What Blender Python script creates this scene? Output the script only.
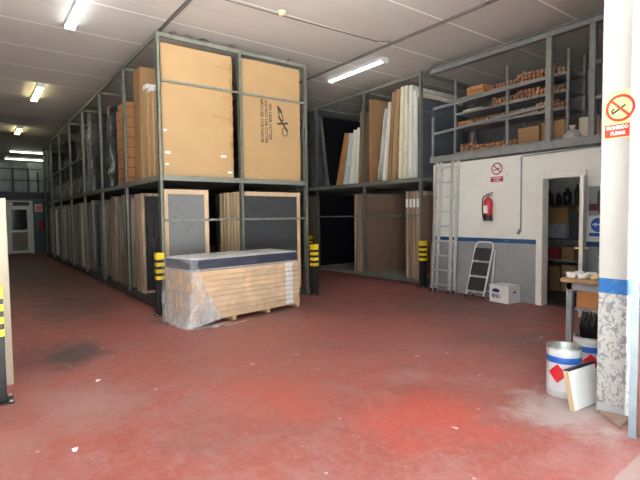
import bpy, bmesh, math, random
from mathutils import Vector, Matrix, noise as mnoise

for o in list(bpy.data.objects):
    bpy.data.objects.remove(o)
SC = bpy.context.scene
COL = SC.collection
random.seed(7)
PI = math.pi

# ------------------------------------------------------------------ camera
yaw, pitch, roll = math.radians(36.63), math.radians(-2.90), math.radians(-0.633)
fw = Vector((math.sin(yaw) * math.cos(pitch), math.cos(yaw) * math.cos(pitch), math.sin(pitch)))
r0 = Vector((math.cos(yaw), -math.sin(yaw), 0))
u0 = r0.cross(fw)
rt = math.cos(roll) * r0 + math.sin(roll) * u0
up = -math.sin(roll) * r0 + math.cos(roll) * u0
cam_d = bpy.data.cameras.new('camera')
cam_d.sensor_width = 36.0
cam_d.lens = 465.0 / 640.0 * 36.0
cam_d.clip_end = 200
cam = bpy.data.objects.new('camera', cam_d)
COL.objects.link(cam)
m = Matrix.Identity(4)
for i in range(3):
    m[i][0], m[i][1], m[i][2] = rt[i], up[i], -fw[i]
m[0][3], m[1][3], m[2][3] = 0, 0, 1.45
cam.matrix_world = m
SC.camera = cam

# ------------------------------------------------------------------ daylight (overcast sky through the open front), exposure
wd = bpy.data.worlds.new('overcast_sky')
SC.world = wd
wd.use_nodes = True
wn = wd.node_tree
bg = wn.nodes['Background']
bg.inputs['Color'].default_value = (0.88, 0.97, 1.0, 1)
bg.inputs['Strength'].default_value = 1.35
pd = bpy.data.lights.new('daylight_opening', 'AREA')     # portal: guides the sky's light through the open front
pd.shape = 'RECTANGLE'
pd.size, pd.size_y = 6.4, 4.4
pd.cycles.is_portal = True
po = bpy.data.objects.new('daylight_opening', pd)
po.location = (0.4, 1.0, 2.2)
po.rotation_euler = (PI / 2, 0, 0)
COL.objects.link(po)
sd = bpy.data.lights.new('sun', 'SUN')      # added behind the building: its bounce off the street brightens the ceiling
sd.energy = 58.0
sd.angle = math.radians(3)
sd.color = (.97, 1.0, .98)
so = bpy.data.objects.new('sun', sd)
so.rotation_euler = (math.radians(-22), 0, math.radians(12))
so.location = (0, 20, 12)
COL.objects.link(so)
SC.view_settings.view_transform = 'Standard'
SC.view_settings.look = 'None'
SC.view_settings.gamma = 1
SC.view_settings.use_curve_mapping = False
SC.view_settings.exposure = 1.6
LAMP = 4.5          # strength of the fluorescent tubes
SC.cycles.use_denoising = True
SC.cycles.max_bounces = 14
SC.cycles.diffuse_bounces = 9
SC.cycles.transparent_max_bounces = 12
SC.cycles.sample_clamp_indirect = 6


# ------------------------------------------------------------------ materials
class NT:
    def __init__(s, name):
        s.m = bpy.data.materials.new(name)
        s.m.use_nodes = True
        s.t = s.m.node_tree
        s.b = s.t.nodes['Principled BSDF']
        s.out = s.t.nodes['Material Output']

    def n(s, typ, **kw):
        nd = s.t.nodes.new(typ)
        for k, v in kw.items():
            if k.startswith('i_'):
                nd.inputs[k[2:].replace('_', ' ')].default_value = v
            else:
                setattr(nd, k, v)
        return nd

    def l(s, a, b):
        s.t.links.new(a, b)

    def coords(s, scale=(1, 1, 1), rand=True, world=False):
        if world:
            src = s.n('ShaderNodeNewGeometry').outputs['Position']
        else:
            src = s.n('ShaderNodeTexCoord').outputs['Object']
        mp = s.n('ShaderNodeMapping')
        mp.inputs['Scale'].default_value = scale
        if rand and not world:
            oi = s.n('ShaderNodeObjectInfo')
            mu = s.n('ShaderNodeMath', operation='MULTIPLY')
            mu.inputs[1].default_value = 37.0
            s.l(oi.outputs['Random'], mu.inputs[0])
            ad = s.n('ShaderNodeVectorMath', operation='ADD')
            s.l(src, ad.inputs[0])
            s.l(mu.outputs[0], ad.inputs[1])
            src = ad.outputs[0]
        s.l(src, mp.inputs['Vector'])
        return mp.outputs[0]

    def noise(s, vec, scale=5, detail=4, rough=.55, dist=0.0):
        nd = s.n('ShaderNodeTexNoise')
        nd.inputs['Scale'].default_value = scale
        nd.inputs['Detail'].default_value = detail
        nd.inputs['Roughness'].default_value = rough
        nd.inputs['Distortion'].default_value = dist
        s.l(vec, nd.inputs['Vector'])
        return nd.outputs['Fac']

    def ramp(s, fac, a, b, ca=(0, 0, 0, 1), cb=(1, 1, 1, 1)):
        r = s.n('ShaderNodeValToRGB')
        r.color_ramp.elements[0].position = a
        r.color_ramp.elements[1].position = b
        r.color_ramp.elements[0].color = ca
        r.color_ramp.elements[1].color = cb
        s.l(fac, r.inputs[0])
        return r.outputs[0]

    def mix(s, fac, a, b):
        x = s.n('ShaderNodeMix', data_type='RGBA')
        for sock, v in ((x.inputs[0], fac), (x.inputs[6], a), (x.inputs[7], b)):
            if isinstance(v, bpy.types.NodeSocket):
                s.l(v, sock)
            elif isinstance(v, (int, float)):
                sock.default_value = v
            else:
                sock.default_value = (*v[:3], 1)
        return x.outputs[2]

    def math(s, op, a, b=0.0):
        x = s.n('ShaderNodeMath', operation=op)
        for sock, v in ((x.inputs[0], a), (x.inputs[1], b)):
            if isinstance(v, bpy.types.NodeSocket):
                s.l(v, sock)
            else:
                sock.default_value = v
        return x.outputs[0]

    def bump(s, h, strength=.3, dist=.01):
        b = s.n('ShaderNodeBump')
        b.inputs['Strength'].default_value = strength
        b.inputs['Distance'].default_value = dist
        s.l(h, b.inputs['Height'])
        s.l(b.outputs[0], s.b.inputs['Normal'])

    def base(s, v):
        if isinstance(v, bpy.types.NodeSocket):
            s.l(v, s.b.inputs['Base Color'])
        else:
            s.b.inputs['Base Color'].default_value = (*v[:3], 1)

    def set(s, rough=None, metal=None, coat=None, spec=None):
        if rough is not None: s.b.inputs['Roughness'].default_value = rough
        if metal is not None: s.b.inputs['Metallic'].default_value = metal
        if coat is not None:
            s.b.inputs['Coat Weight'].default_value = coat
            s.b.inputs['Coat Roughness'].default_value = .12
        if spec is not None: s.b.inputs['Specular IOR Level'].default_value = spec


def cl(c, k):
    return tuple(min(1, max(0, x * k)) for x in c[:3])


def mat(name, c, rough=.6, metal=0, var=.12, ns=6, scale=(1, 1, 1), bump=0, bs=60, coat=0, rand=0.0, spec=.5):
    """Plain surface with grain: colour varies by VAR through a noise, and by RAND from object to object."""
    t = NT(name)
    v = t.coords(scale)
    f = t.noise(v, ns, 5, .6)
    col = t.mix(t.ramp(f, .3, .7), cl(c, 1 - var), cl(c, 1 + var))
    if rand:
        oi = t.n('ShaderNodeObjectInfo')
        hs = t.n('ShaderNodeHueSaturation')
        t.l(col, hs.inputs['Color'])
        mr = t.n('ShaderNodeMapRange')
        mr.inputs['To Min'].default_value = 1 - rand
        mr.inputs['To Max'].default_value = 1 + rand
        t.l(oi.outputs['Random'], mr.inputs['Value'])
        t.l(mr.outputs[0], hs.inputs['Value'])
        col = hs.outputs[0]
    t.base(col)
    t.set(rough, metal, coat, spec)
    if bump:
        t.bump(t.noise(v, bs, 3), bump, .004)
    return t.m


def crinkle(name, c, rough=.22, strength=.9, scale=7.0, stretch=(1, 1, 1), var=.35, spec=.6):
    """A wrapped surface: the film over it is creased and shiny."""
    t = NT(name)
    v = t.coords(stretch)
    n1 = t.noise(v, scale, 6, .6, 1.6)
    n2 = t.noise(v, scale * 3.2, 3, .5, .8)
    rid = t.math('ABSOLUTE', t.math('SUBTRACT', n1, .5))
    h = t.math('ADD', t.math('MULTIPLY', rid, 2.0), t.math('MULTIPLY', n2, .3))
    t.base(t.mix(t.ramp(rid, .0, .2), cl(c, 1 + var), cl(c, 1 - var)))
    t.set(rough, 0, .8 if spec > .9 else 0, spec)
    t.bump(h, strength, .05 if strength < .8 else .16)
    return t.m


def film_mat(name, tint=(.9, .92, .94), lo=.08, hi=.5, scale=6.0, st=(1, 1, 1), dist=1.4, gather=None):
    t = NT(name)
    v = t.coords(st)
    n1 = t.noise(v, scale, 6, .62, dist)
    rid = t.math('ABSOLUTE', t.math('SUBTRACT', n1, .5))
    fac = t.n('ShaderNodeMapRange')
    fac.inputs['From Min'].default_value = 0.0
    fac.inputs['From Max'].default_value = .14
    fac.inputs['To Min'].default_value = hi
    fac.inputs['To Max'].default_value = lo
    t.l(rid, fac.inputs['Value'])
    t.base(tint)
    t.set(.15, 0, 0, .8)
    t.bump(n1, .8, .04)
    tr = t.n('ShaderNodeBsdfTransparent')
    mx = t.n('ShaderNodeMixShader')
    fo = fac.outputs[0]
    if gather:      # several layers gather towards the floor, a single one hangs above
        sp = t.n('ShaderNodeSeparateXYZ')
        t.l(t.n('ShaderNodeTexCoord').outputs['Object'], sp.inputs[0])
        mr = t.n('ShaderNodeMapRange')
        for k, v_ in zip(('From Min', 'From Max', 'To Min', 'To Max'), gather):
            mr.inputs[k].default_value = v_
        t.l(sp.outputs[2], mr.inputs['Value'])
        fo = t.math('MULTIPLY', fo, mr.outputs[0])
    t.l(fo, mx.inputs[0])
    t.l(tr.outputs[0], mx.inputs[1])
    t.l(t.b.outputs[0], mx.inputs[2])
    t.l(mx.outputs[0], t.out.inputs['Surface'])
    return t.m


def glow(name, c, s):
    t = NT(name)
    t.base(c)
    t.b.inputs['Emission Color'].default_value = (*c, 1)
    t.b.inputs['Emission Strength'].default_value = s
    return t.m


def floor_mat():
    t = NT('red_painted_concrete')
    g = t.coords((1, 1, 1), world=True)
    big = t.noise(g, .55, 6, .62, .3)
    mid = t.noise(g, 2.3, 7, .65, .5)
    fine = t.noise(g, 26, 4, .6)
    drag = t.noise(t.coords((9, 1.6, 1), world=True), 1.4, 7, .7, 1.2)
    arc = t.noise(t.coords((1.3, 6, 1), world=True), 1.5, 7, .72, 1.5)
    spk = t.noise(g, 11, 6, .75, .5)
    col = t.mix(t.ramp(big, .36, .66), (.335, .078, .060), (.38, .102, .082))
    col = t.mix(t.math('MULTIPLY', t.ramp(mid, .44, .72), .62), col, (.37, .215, .20))     # paint worn dusty pink
    col = t.mix(t.math('MULTIPLY', t.ramp(drag, .5, .75), .38), col, (.36, .24, .23))
    col = t.mix(t.math('MULTIPLY', t.ramp(arc, .52, .75), .35), col, (.38, .25, .235))
    col = t.mix(t.math('MULTIPLY', t.ramp(spk, .5, .72), .4), col, (.40, .24, .22))
    col = t.mix(t.math('MULTIPLY', t.ramp(spk, .30, .46, (1, 1, 1, 1), (0, 0, 0, 1)), .35), col, (.19, .055, .045))         # dragged scuffs along the aisle
    col = t.mix(t.math('MULTIPLY', t.ramp(t.noise(g, 1.1, 6, .7, .8), .52, .7), .45), col, (.20, .085, .075))
    sp = t.n('ShaderNodeSeparateXYZ')
    t.l(g, sp.inputs[0])

    def patch(cx, cy, rx, ry, colr, k, ns=2.6):
        nonlocal col
        dx = t.math('DIVIDE', t.math('SUBTRACT', sp.outputs[0], cx), rx)
        dy = t.math('DIVIDE', t.math('SUBTRACT', sp.outputs[1], cy), ry)
        d = t.math('SQRT', t.math('ADD', t.math('MULTIPLY', dx, dx), t.math('MULTIPLY', dy, dy)))
        w = t.math('SUBTRACT', 1.0, d)
        w = t.math('ADD', w, t.math('MULTIPLY', t.math('SUBTRACT', t.noise(g, ns, 7, .7, .6), .5), 1.7))
        col = t.mix(t.math('MULTIPLY', t.ramp(w, .25, .75), k), col, colr)
    patch(.75, 5.6, .75, .95, (.05, .055, .06), .8)          # dark oily patch beside the leaning panel
    patch(1.2, 8.6, 1.2, 2.6, (.11, .07, .068), .6)
    patch(1.2, 15.0, 2.6, 10.0, (.075, .058, .058), .8)       # shade of the far aisle painted into the floor colour
    patch(2.2, 6.5, .5, .45, (.09, .085, .085), .7, 4)
    patch(.7, 4.0, .7, .9, (.40, .25, .235), .5)
    patch(3.5, 1.6, .7, .7, (.46, .40, .38), .8, 3)          # dust by the pillar
    patch(6.2, 4.6, 2.0, 2.6, (.15, .072, .07), .7)
    patch(3.6, 6.2, 1.8, 1.4, (.17, .085, .08), .6)
    patch(5.0, 5.6, 1.6, 1.6, (.19, .085, .08), .5)
    patch(4.9, 3.0, 1.0, 1.0, (.15, .085, .08), .55)
    patch(2.55, 2.2, .9, .8, (.50, .082, .055), .7, 1.7)     # fresher red paint in the middle
    patch(1.9, 3.2, .7, .8, (.45, .095, .072), .6, 1.7)
    thr = t.math('LESS_THAN', t.math('ADD', sp.outputs[1], t.math('MULTIPLY', t.noise(g, 6, 5), .05)), 1.07)
    col = t.mix(t.math('MULTIPLY', thr, .75), col, (.36, .27, .25))
    fl = t.ramp(t.noise(g, 9.5, 2, .4), .735, .76)
    col = t.mix(t.math('MULTIPLY', fl, .75), col, (.62, .55, .52))                           # small chips
    col = t.mix(t.math('MULTIPLY', t.ramp(fine, .5, .8), .22), col, (.5, .36, .33))
    dk = t.n('ShaderNodeHueSaturation')
    dk.inputs['Value'].default_value = .86
    t.l(col, dk.inputs['Color'])
    t.base(dk.outputs[0])
    rr = t.n('ShaderNodeMapRange')
    rr.inputs['To Min'].default_value = .32
    rr.inputs['To Max'].default_value = .62
    t.l(mid, rr.inputs['Value'])
    t.l(rr.outputs[0], t.b.inputs['Roughness'])
    t.set(spec=.38)
    t.bump(t.math('ADD', mid, t.math('MULTIPLY', fine, .25)), .12, .02)
    return t.m


def ceiling_mat():
    t = NT('precast_ceiling')
    g = t.coords((1, 1, 1), world=True)
    sp = t.n('ShaderNodeSeparateXYZ')
    t.l(g, sp.inputs[0])
    f = t.math('ABSOLUTE', t.math('SUBTRACT', t.math('FRACT', t.math('DIVIDE', t.math('ADD', sp.outputs[1], 61 - 3.51 + .61), 1.22)), .5))
    joint = t.math('LESS_THAN', f, .013)
    st = t.noise(t.coords((.25, 7, 1), world=True), 3, 6, .65)
    c = t.mix(t.ramp(st, .3, .75), (.55, .51, .475), (.65, .60, .56))
    c = t.mix(t.math('MULTIPLY', t.ramp(t.noise(g, .5, 5, .6), .45, .75), .35), c, (.43, .415, .40))
    c = t.mix(joint, c, (.95, .93, .90))
    t.base(c)
    t.set(.75, spec=.25)
    t.bump(st, .15, .01)
    return t.m


def paint_wall(name, lo, hi, white=(.75, .755, .715), grey=(.29, .30, .31), blue=(.02, .08, .21), peel=False):
    """Wall painted white over a blue band over a grey dado, with rubs and flakes."""
    t = NT(name)
    g = t.coords((1, 1, 1), world=True)
    sp = t.n('ShaderNodeSeparateXYZ')
    t.l(g, sp.inputs[0])
    z = t.math('ADD', sp.outputs[2], t.math('MULTIPLY', t.math('SUBTRACT', t.noise(g, 5, 3), .5), .012))
    n = t.noise(g, 2.4, 7, .65, .4)
    w = t.mix(t.math('MULTIPLY', t.ramp(n, .5, .8), .5), white, cl(white, .74))
    fk = t.noise(g, 22 if peel else 6, 5, .65, .6)
    w = t.mix(t.math('MULTIPLY', t.ramp(fk, .66, .72), .5), w, (.42, .38, .33))
    gr = t.mix(t.ramp(n, .35, .75), cl(grey, .88), cl(grey, 1.15))
    if peel:
        pk = t.ramp(t.noise(t.coords((1, 1, .8), world=True), 30, 8, .72, .5), .46, .49)
        low = t.math('LESS_THAN', z, .085)
        gr = t.mix(pk, (.22, .23, .235), (.46, .455, .44))
        gr = t.mix(low, gr, (.42, .43, .43))
    c = t.mix(t.math('GREATER_THAN', z, lo), gr, t.mix(t.math('MULTIPLY', t.ramp(fk, .55, .7), .3), blue, (.3, .36, .42)))
    c = t.mix(t.math('GREATER_THAN', z, hi), c, w)
    t.base(c)
    t.set(.62, spec=.35)
    t.bump(t.math('ADD', n, t.math('MULTIPLY', fk, .35)), .2, .012)
    return t.m


def stack_mat(name, c):
    """Board edge under clear film: grain and creases, with upright glare streaks put into the colour."""
    t = NT(name)
    v = t.coords((14, 14, .55))
    n = t.noise(v, 1.2, 6, .6, .5)
    hs = t.n('ShaderNodeHueSaturation')
    oi = t.n('ShaderNodeObjectInfo')
    mr = t.n('ShaderNodeMapRange')
    mr.inputs['To Min'].default_value = .5
    mr.inputs['To Max'].default_value = 1.35
    t.l(oi.outputs['Random'], mr.inputs['Value'])
    t.l(mr.outputs[0], hs.inputs['Value'])
    t.l(t.mix(t.ramp(n, .35, .68), cl(c, .42), cl(c, 1.5)), hs.inputs['Color'])  # strong light-dark streaks: glare of the film painted into the base colour
    t.base(hs.outputs[0])
    t.set(.3, spec=.65)
    t.bump(n, .7, .03)
    return t.m


MT = dict(
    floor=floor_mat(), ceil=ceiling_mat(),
    wallp=paint_wall('partition_paint', .968, 1.04),
    pillar=paint_wall('pillar_paint', .885, .99, white=(.43, .42, .395), blue=(.02, .12, .35), peel=True),
    plain=mat('dull_plaster', (.42, .41, .40), .8, var=.15, ns=2),
    dark_wall=mat('dark_block_wall', (.16, .16, .165), .85, var=.2, ns=2),
    teal=mat('teal_dado_paint', (.06, .085, .105), .6, var=.25, ns=3),
    white_gloss=mat('white_gloss_paint', (.74, .73, .69), .4, var=.07, ns=9),
    jamb=mat('pale_steel_paint', (.30, .36, .41), .38, var=.12, ns=7, bump=.1),
    rust=mat('rust_red_steel', (.27, .10, .075), .55, var=.35, ns=9, bump=.2),
    concrete=mat('paving_concrete', (.50, .48, .46), .85, var=.2, ns=4, bump=.2, bs=90),
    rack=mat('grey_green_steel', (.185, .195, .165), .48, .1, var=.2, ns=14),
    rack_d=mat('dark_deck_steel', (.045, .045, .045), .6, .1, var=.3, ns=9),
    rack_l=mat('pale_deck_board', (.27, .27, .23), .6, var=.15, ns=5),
    mezz=mat('grey_steel_paint', (.20, .205, .205), .45, .1, var=.18, ns=10),
    navy=mat('navy_steel_paint', (.022, .03, .06), .5, var=.2, ns=8),
    card=mat('kraft_cardboard', (.405, .262, .135), .78, var=.05, ns=2.2, bump=.06, bs=30, rand=.06, spec=.2),
    card_b=mat('brown_cardboard', (.30, .175, .085), .8, var=.12, ns=3, rand=.12, spec=.2),
    card_o=mat('orange_cardboard', (.43, .20, .075), .7, var=.12, ns=4, rand=.1, spec=.25),
    tape=mat('torn_carton_edge', (.36, .20, .075), .6, var=.3, ns=16),
    ink=mat('black_print', (.035, .03, .028), .7, var=.1),
    pine=mat('pale_pine', (.62, .43, .255), .6, var=.14, ns=3, scale=(1, 12, 12), rand=.12, spec=.3),
    pine_v=mat('pale_pine_upright', (.52, .37, .235), .55, var=.16, ns=3, scale=(12, 12, 1), rand=.1, spec=.35),
    fab_g=crinkle('grey_fabric_under_film', (.15, .153, .16), .42, .35, 3.5, (1, 1, 2.6), .12, .4),
    fab_d=crinkle('dark_fabric_under_film', (.042, .044, .05), .40, .35, 3.0, (1, 1, 2.6), .15, .4),
    fab_k=mat('black_fabric', (.008, .008, .011), .9, var=.15, spec=.08),
    fab_gl=crinkle('charcoal_fabric_glossy_film', (.06, .062, .068), .16, 1.0, 3.0, (2.2, 2.2, .8), .3, 1.0),
    tan_w=crinkle('tan_board_under_film', (.235, .15, .105), .33, .45, 3.0, (2.4, 2.4, .6), .12, .5),
    st_a=stack_mat('brown_edge_in_film', (.215, .15, .10)),
    st_b=stack_mat('grey_edge_in_film', (.165, .135, .105)),
    st_c=stack_mat('beige_edge_in_film', (.37, .265, .17)),
    st_w=stack_mat('pale_glare_film_edge', (.62, .56, .47)),  # pale variant of the edge, film glare put into its colour
    st_p=stack_mat('pink_beige_edge_in_film', (.50, .345, .25)),
    wrap_d=crinkle('dark_mattress_wrap', (.055, .058, .06), .14, 1.0, 3.6, (1, 1, 1), .3, 1.0),
    wrap_g=crinkle('grey_mattress_wrap', (.17, .175, .175), .18, 1.0, 3.4, (1, 1, 1.4), .3, 1.0),
    wrap_l=crinkle('pale_mattress_wrap', (.50, .56, .54), .3, .7, 5.0, (1, 1, 2), .2, .6),
    white_w=crinkle('white_board_wrap', (.76, .74, .68), .4, .45, 3.2, (3, 3, .5), .12, .5),
    cream_w=crinkle('cream_board_wrap', (.74, .69, .53), .4, .45, 3.2, (3, 3, .5), .14, .5),
    blueg=crinkle('slate_blue_wrap', (.075, .088, .105), .5, .35, 3.0, (1, 1, 1), .2, .4),
    cream=mat('cream_foam', (.50, .46, .37), .8, var=.12),
    beige_b=mat('beige_board', (.36, .315, .24), .75, var=.06),
    mat_top=crinkle('light_mattress_top', (.54, .55, .55), .3, .5, 4.0, (1, 1, 1), .12, .6),
    mat_side=crinkle('navy_mattress_border', (.032, .036, .06), .3, .5, 6.0, (1, 1, 2), .2, .6),
    pipe_w=mat('pale_piping', (.42, .43, .46), .5),
    film=film_mat('clear_film', lo=.0, hi=.16, scale=1.6),
    film_h=film_mat('clear_film_creased', (.68, .70, .72), .2, .62, 2.4, (3, 3, .9), .5, (.1, .85, 1.1, .42)),
    film_u=film_mat('clear_film_taut', (.6, .62, .64), .06, .34, 2.0, (3, 3, 1), .4),
    label=mat('white_paper', (.80, .79, .78), .6, var=.05),
    black=mat('black_powder_coat', (.014, .014, .016), .42, var=.2),
    yellow=mat('yellow_band_paint', (.80, .58, .015), .45, var=.1, ns=12),
    alu=mat('worn_aluminium', (.60, .60, .58), .38, .55, var=.12, ns=12),
    tread=mat('black_tread_rubber', (.03, .03, .032), .65, var=.15, bump=.2, bs=120),
    red=mat('extinguisher_red', (.52, .018, .03), .25, var=.08, coat=.5),
    wine=mat('wine_red_print', (.40, .03, .055), .5, var=.1),
    plum=mat('plum_plate', (.09, .02, .035), .5, var=.1),
    red_s=mat('sign_red', (.72, .045, .02), .42, var=.05),
    red_d=mat('hazard_red', (.62, .02, .03), .4, var=.05),
    sgn_y=mat('sign_pale_yellow', (.80, .66, .30), .42, var=.06, ns=2),
    blue=mat('label_blue', (.02, .12, .48), .42, var=.08),
    can=mat('white_can_enamel', (.60, .61, .63), .28, var=.05, ns=3, coat=.3),
    can_in=mat('can_bare_steel', (.42, .43, .41), .4, .7, var=.25, ns=14),
    bench=mat('bench_top_wood', (.36, .22, .11), .55, var=.2, ns=4, scale=(2, 12, 2)),
    steel_g=mat('bench_grey_steel', (.25, .27, .28), .5, var=.15, ns=8),
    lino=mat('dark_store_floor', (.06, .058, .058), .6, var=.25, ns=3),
    brownp=mat('door_brown_panel', (.30, .235, .205), .55, var=.1),
    elec=mat('grey_equipment', (.30, .31, .34), .5, var=.15, ns=10),
    lamp_body=mat('lamp_white_enamel', (.72, .72, .70), .4, var=.04),
    tube=glow('fluorescent_tube', (.90, .97, 1.0), LAMP),
    tube_y=glow('fluorescent_tube_warm', (1.0, .92, .50), LAMP * 1.1),
    tube_g=glow('fluorescent_tube_dim', (.93, 1.0, .78), LAMP * .5),
    conduit=mat('grimy_conduit', (.13, .115, .105), .6, var=.2, ns=10),
    detector=mat('aged_ivory_plastic', (.62, .50, .30), .5, var=.06),
    leg_w=mat('turned_beech', (.36, .17, .085), .5, var=.2, ns=6, rand=.35),
    glass=NT('door_glass').m,
    scrap=mat('dirty_paper', (.10, .075, .055), .9, var=.4, ns=12),
    navy_p=mat('navy_cloth', (.02, .04, .12), .8, var=.3, ns=12),
    bag=crinkle('white_plastic_bag', (.66, .67, .68), .35, .8, 9, (1, 1, 1), .15, .6),
    wedge=mat('weathered_wood_block', (.26, .17, .13), .8, var=.25, ns=8, bump=.2),
)
_g = MT['glass'].node_tree.nodes['Principled BSDF']
_g.inputs['Base Color'].default_value = (.75, .85, .85, 1)
_g.inputs['Transmission Weight'].default_value = 1
_g.inputs['Roughness'].default_value = .03
_g.inputs['IOR'].default_value = 1.2


# ------------------------------------------------------------------ mesh building
class MB:
    """Collects geometry and links it as one mesh object."""

    def __init__(s):
        s.v, s.f, s.sm = [], [], []

    def add(s, vs, fs, smooth=False):
        b = len(s.v)
        s.v += [Vector(p) for p in vs]
        for f in fs:
            s.f.append([b + i for i in f])
            s.sm.append(smooth)
        return s

    def box(s, x0, x1, y0, y1, z0, z1):
        vs = [(x, y, z) for z in (z0, z1) for y in (y0, y1) for x in (x0, x1)]
        return s.add(vs, [(0, 2, 3, 1), (4, 5, 7, 6), (0, 1, 5, 4), (2, 6, 7, 3), (0, 4, 6, 2), (1, 3, 7, 5)])

    def bar(s, a, b, w, h, upv=(0, 0, 1)):
        """Rectangular bar from A to B."""
        a, b = Vector(a), Vector(b)
        d = (b - a).normalized()
        q = d.cross(Vector(upv))
        if q.length < 1e-4:
            q = d.cross(Vector((1, 0, 0)))
        q.normalize()
        p = q.cross(d).normalized()
        vs = []
        for c in (a, b):
            for i, j in ((-1, -1), (1, -1), (1, 1), (-1, 1)):
                vs.append(c + q * w / 2 * i + p * h / 2 * j)
        return s.add(vs, [(3, 2, 1, 0), (4, 5, 6, 7), (0, 1, 5, 4), (1, 2, 6, 5), (2, 3, 7, 6), (3, 0, 4, 7)])

    def tube(s, pts, r, seg=10, cap=True, radii=None):
        pts = [Vector(p) for p in pts]
        n = len(pts)
        rings = []
        prev = None
        for i, p in enumerate(pts):
            d = (pts[min(i + 1, n - 1)] - pts[max(i - 1, 0)]).normalized()
            if prev is None:
                ref = Vector((0, 0, 1)) if abs(d.z) < .9 else Vector((1, 0, 0))
                q = d.cross(ref).normalized()
            else:
                q = (prev - d * prev.dot(d)).normalized()
            prev = q
            w = d.cross(q)
            rr = radii[i] if radii else r
            rings.append([p + (q * math.cos(2 * PI * k / seg) + w * math.sin(2 * PI * k / seg)) * rr for k in range(seg)])
        vs = [x for rg in rings for x in rg]
        fs = []
        for i in range(n - 1):
            for k in range(seg):
                fs.append((i * seg + k, i * seg + (k + 1) % seg, (i + 1) * seg + (k + 1) % seg, (i + 1) * seg + k))
        s.add(vs, fs, True)
        if cap:
            s.add(rings[0], [tuple(range(seg))[::-1]])
            s.add(rings[-1], [tuple(range(seg))])
        return s

    def lathe(s, prof, seg=28, c=(0, 0, 0)):
        """PROF: list of (r, z) spun about the upright axis through C."""
        c = Vector(c)
        vs, fs = [], []
        for r, z in prof:
            for k in range(seg):
                a = 2 * PI * k / seg
                vs.append(c + Vector((r * math.cos(a), r * math.sin(a), z)))
        for i in range(len(prof) - 1):
            for k in range(seg):
                fs.append((i * seg + k, i * seg + (k + 1) % seg, (i + 1) * seg + (k + 1) % seg, (i + 1) * seg + k))
        return s.add(vs, fs, True)

    def prism(s, poly, axis, a, b):
        """2-D polygon swept along AXIS from A to B."""
        def P(u, v, w):
            return {'x': (w, u, v), 'y': (u, w, v), 'z': (u, v, w)}[axis]
        n = len(poly)
        vs = [P(u, v, a) for u, v in poly] + [P(u, v, b) for u, v in poly]
        fs = [tuple(range(n))[::-1], tuple(range(n, 2 * n))]
        for i in range(n):
            j = (i + 1) % n
            fs.append((i, j, n + j, n + i))
        return s.add(vs, fs)

    def grid(s, fn, nu, nv, smooth=True):
        vs = [fn(i / nu, j / nv) for j in range(nv + 1) for i in range(nu + 1)]
        fs = [(j * (nu + 1) + i, j * (nu + 1) + i + 1, (j + 1) * (nu + 1) + i + 1, (j + 1) * (nu + 1) + i) for j in range(nv) for i in range(nu)]
        return s.add(vs, fs, smooth)

    def xf(s, mtx):
        s.v = [mtx @ p for p in s.v]
        return s

    def build(s, name, material, parent=None, bevel=0, solid=0, world=False):
        me = bpy.data.meshes.new(name)
        off = Vector((0, 0, 0))
        if world and parent is not None:
            p = parent
            while p.parent is not None:
                p = p.parent
            off = p.location
        me.from_pydata([tuple(v - off) for v in s.v], [], s.f)
        me.polygons.foreach_set('use_smooth', s.sm)
        bm = bmesh.new()
        bm.from_mesh(me)
        bmesh.ops.recalc_face_normals(bm, faces=bm.faces)
        bm.to_mesh(me)
        bm.free()
        me.materials.append(MT[material])
        o = bpy.data.objects.new(name, me)
        COL.objects.link(o)
        if parent is not None:
            o.parent = parent
        if solid:
            md = o.modifiers.new('thickness', 'SOLIDIFY')
            md.thickness = solid
            md.offset = 0
        if bevel:
            md = o.modifiers.new('soft_edge', 'BEVEL')
            md.width = bevel
            md.segments = 2
            md.limit_method = 'ANGLE'
        return o


def thing(name, label, cat, loc=(0, 0, 0), rot=(0, 0, 0), group=None):
    o = bpy.data.objects.new(name, None)
    o.empty_display_size = .1
    COL.objects.link(o)
    o.location = loc
    o.rotation_euler = rot
    o['label'] = label
    o['category'] = cat
    if group: o['group'] = group
    return o


def tag(o, label, cat, group=None):
    o['label'] = label
    o['category'] = cat
    if group: o['group'] = group
    return o


def struct(name, mb, material, parent=None, **kw):
    o = mb.build(name, material, parent, **kw)
    if parent is None: o['kind'] = 'structure'
    return o


KIDS = {}


def copy_tree(o, loc, rot=None, label=None, group=None):
    """Copies a thing with its parts and sub-parts."""
    def rec(a, par):
        c = a.copy()
        COL.objects.link(c)
        c.parent = par
        for k in list(a.children):
            rec(k, c)
        return c
    c = rec(o, None)
    c.location = loc
    if rot is not None: c.rotation_euler = rot
    if label: c['label'] = label
    if group: c['group'] = group
    return c


def remat(root, name, material):
    """Gives a copied thing's part (by the stem of its name) a material of its own."""
    for k in root.children:
        if k.name.split('.')[0] == name:
            k.data = k.data.copy()
            k.data.materials[0] = MT[material]


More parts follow.
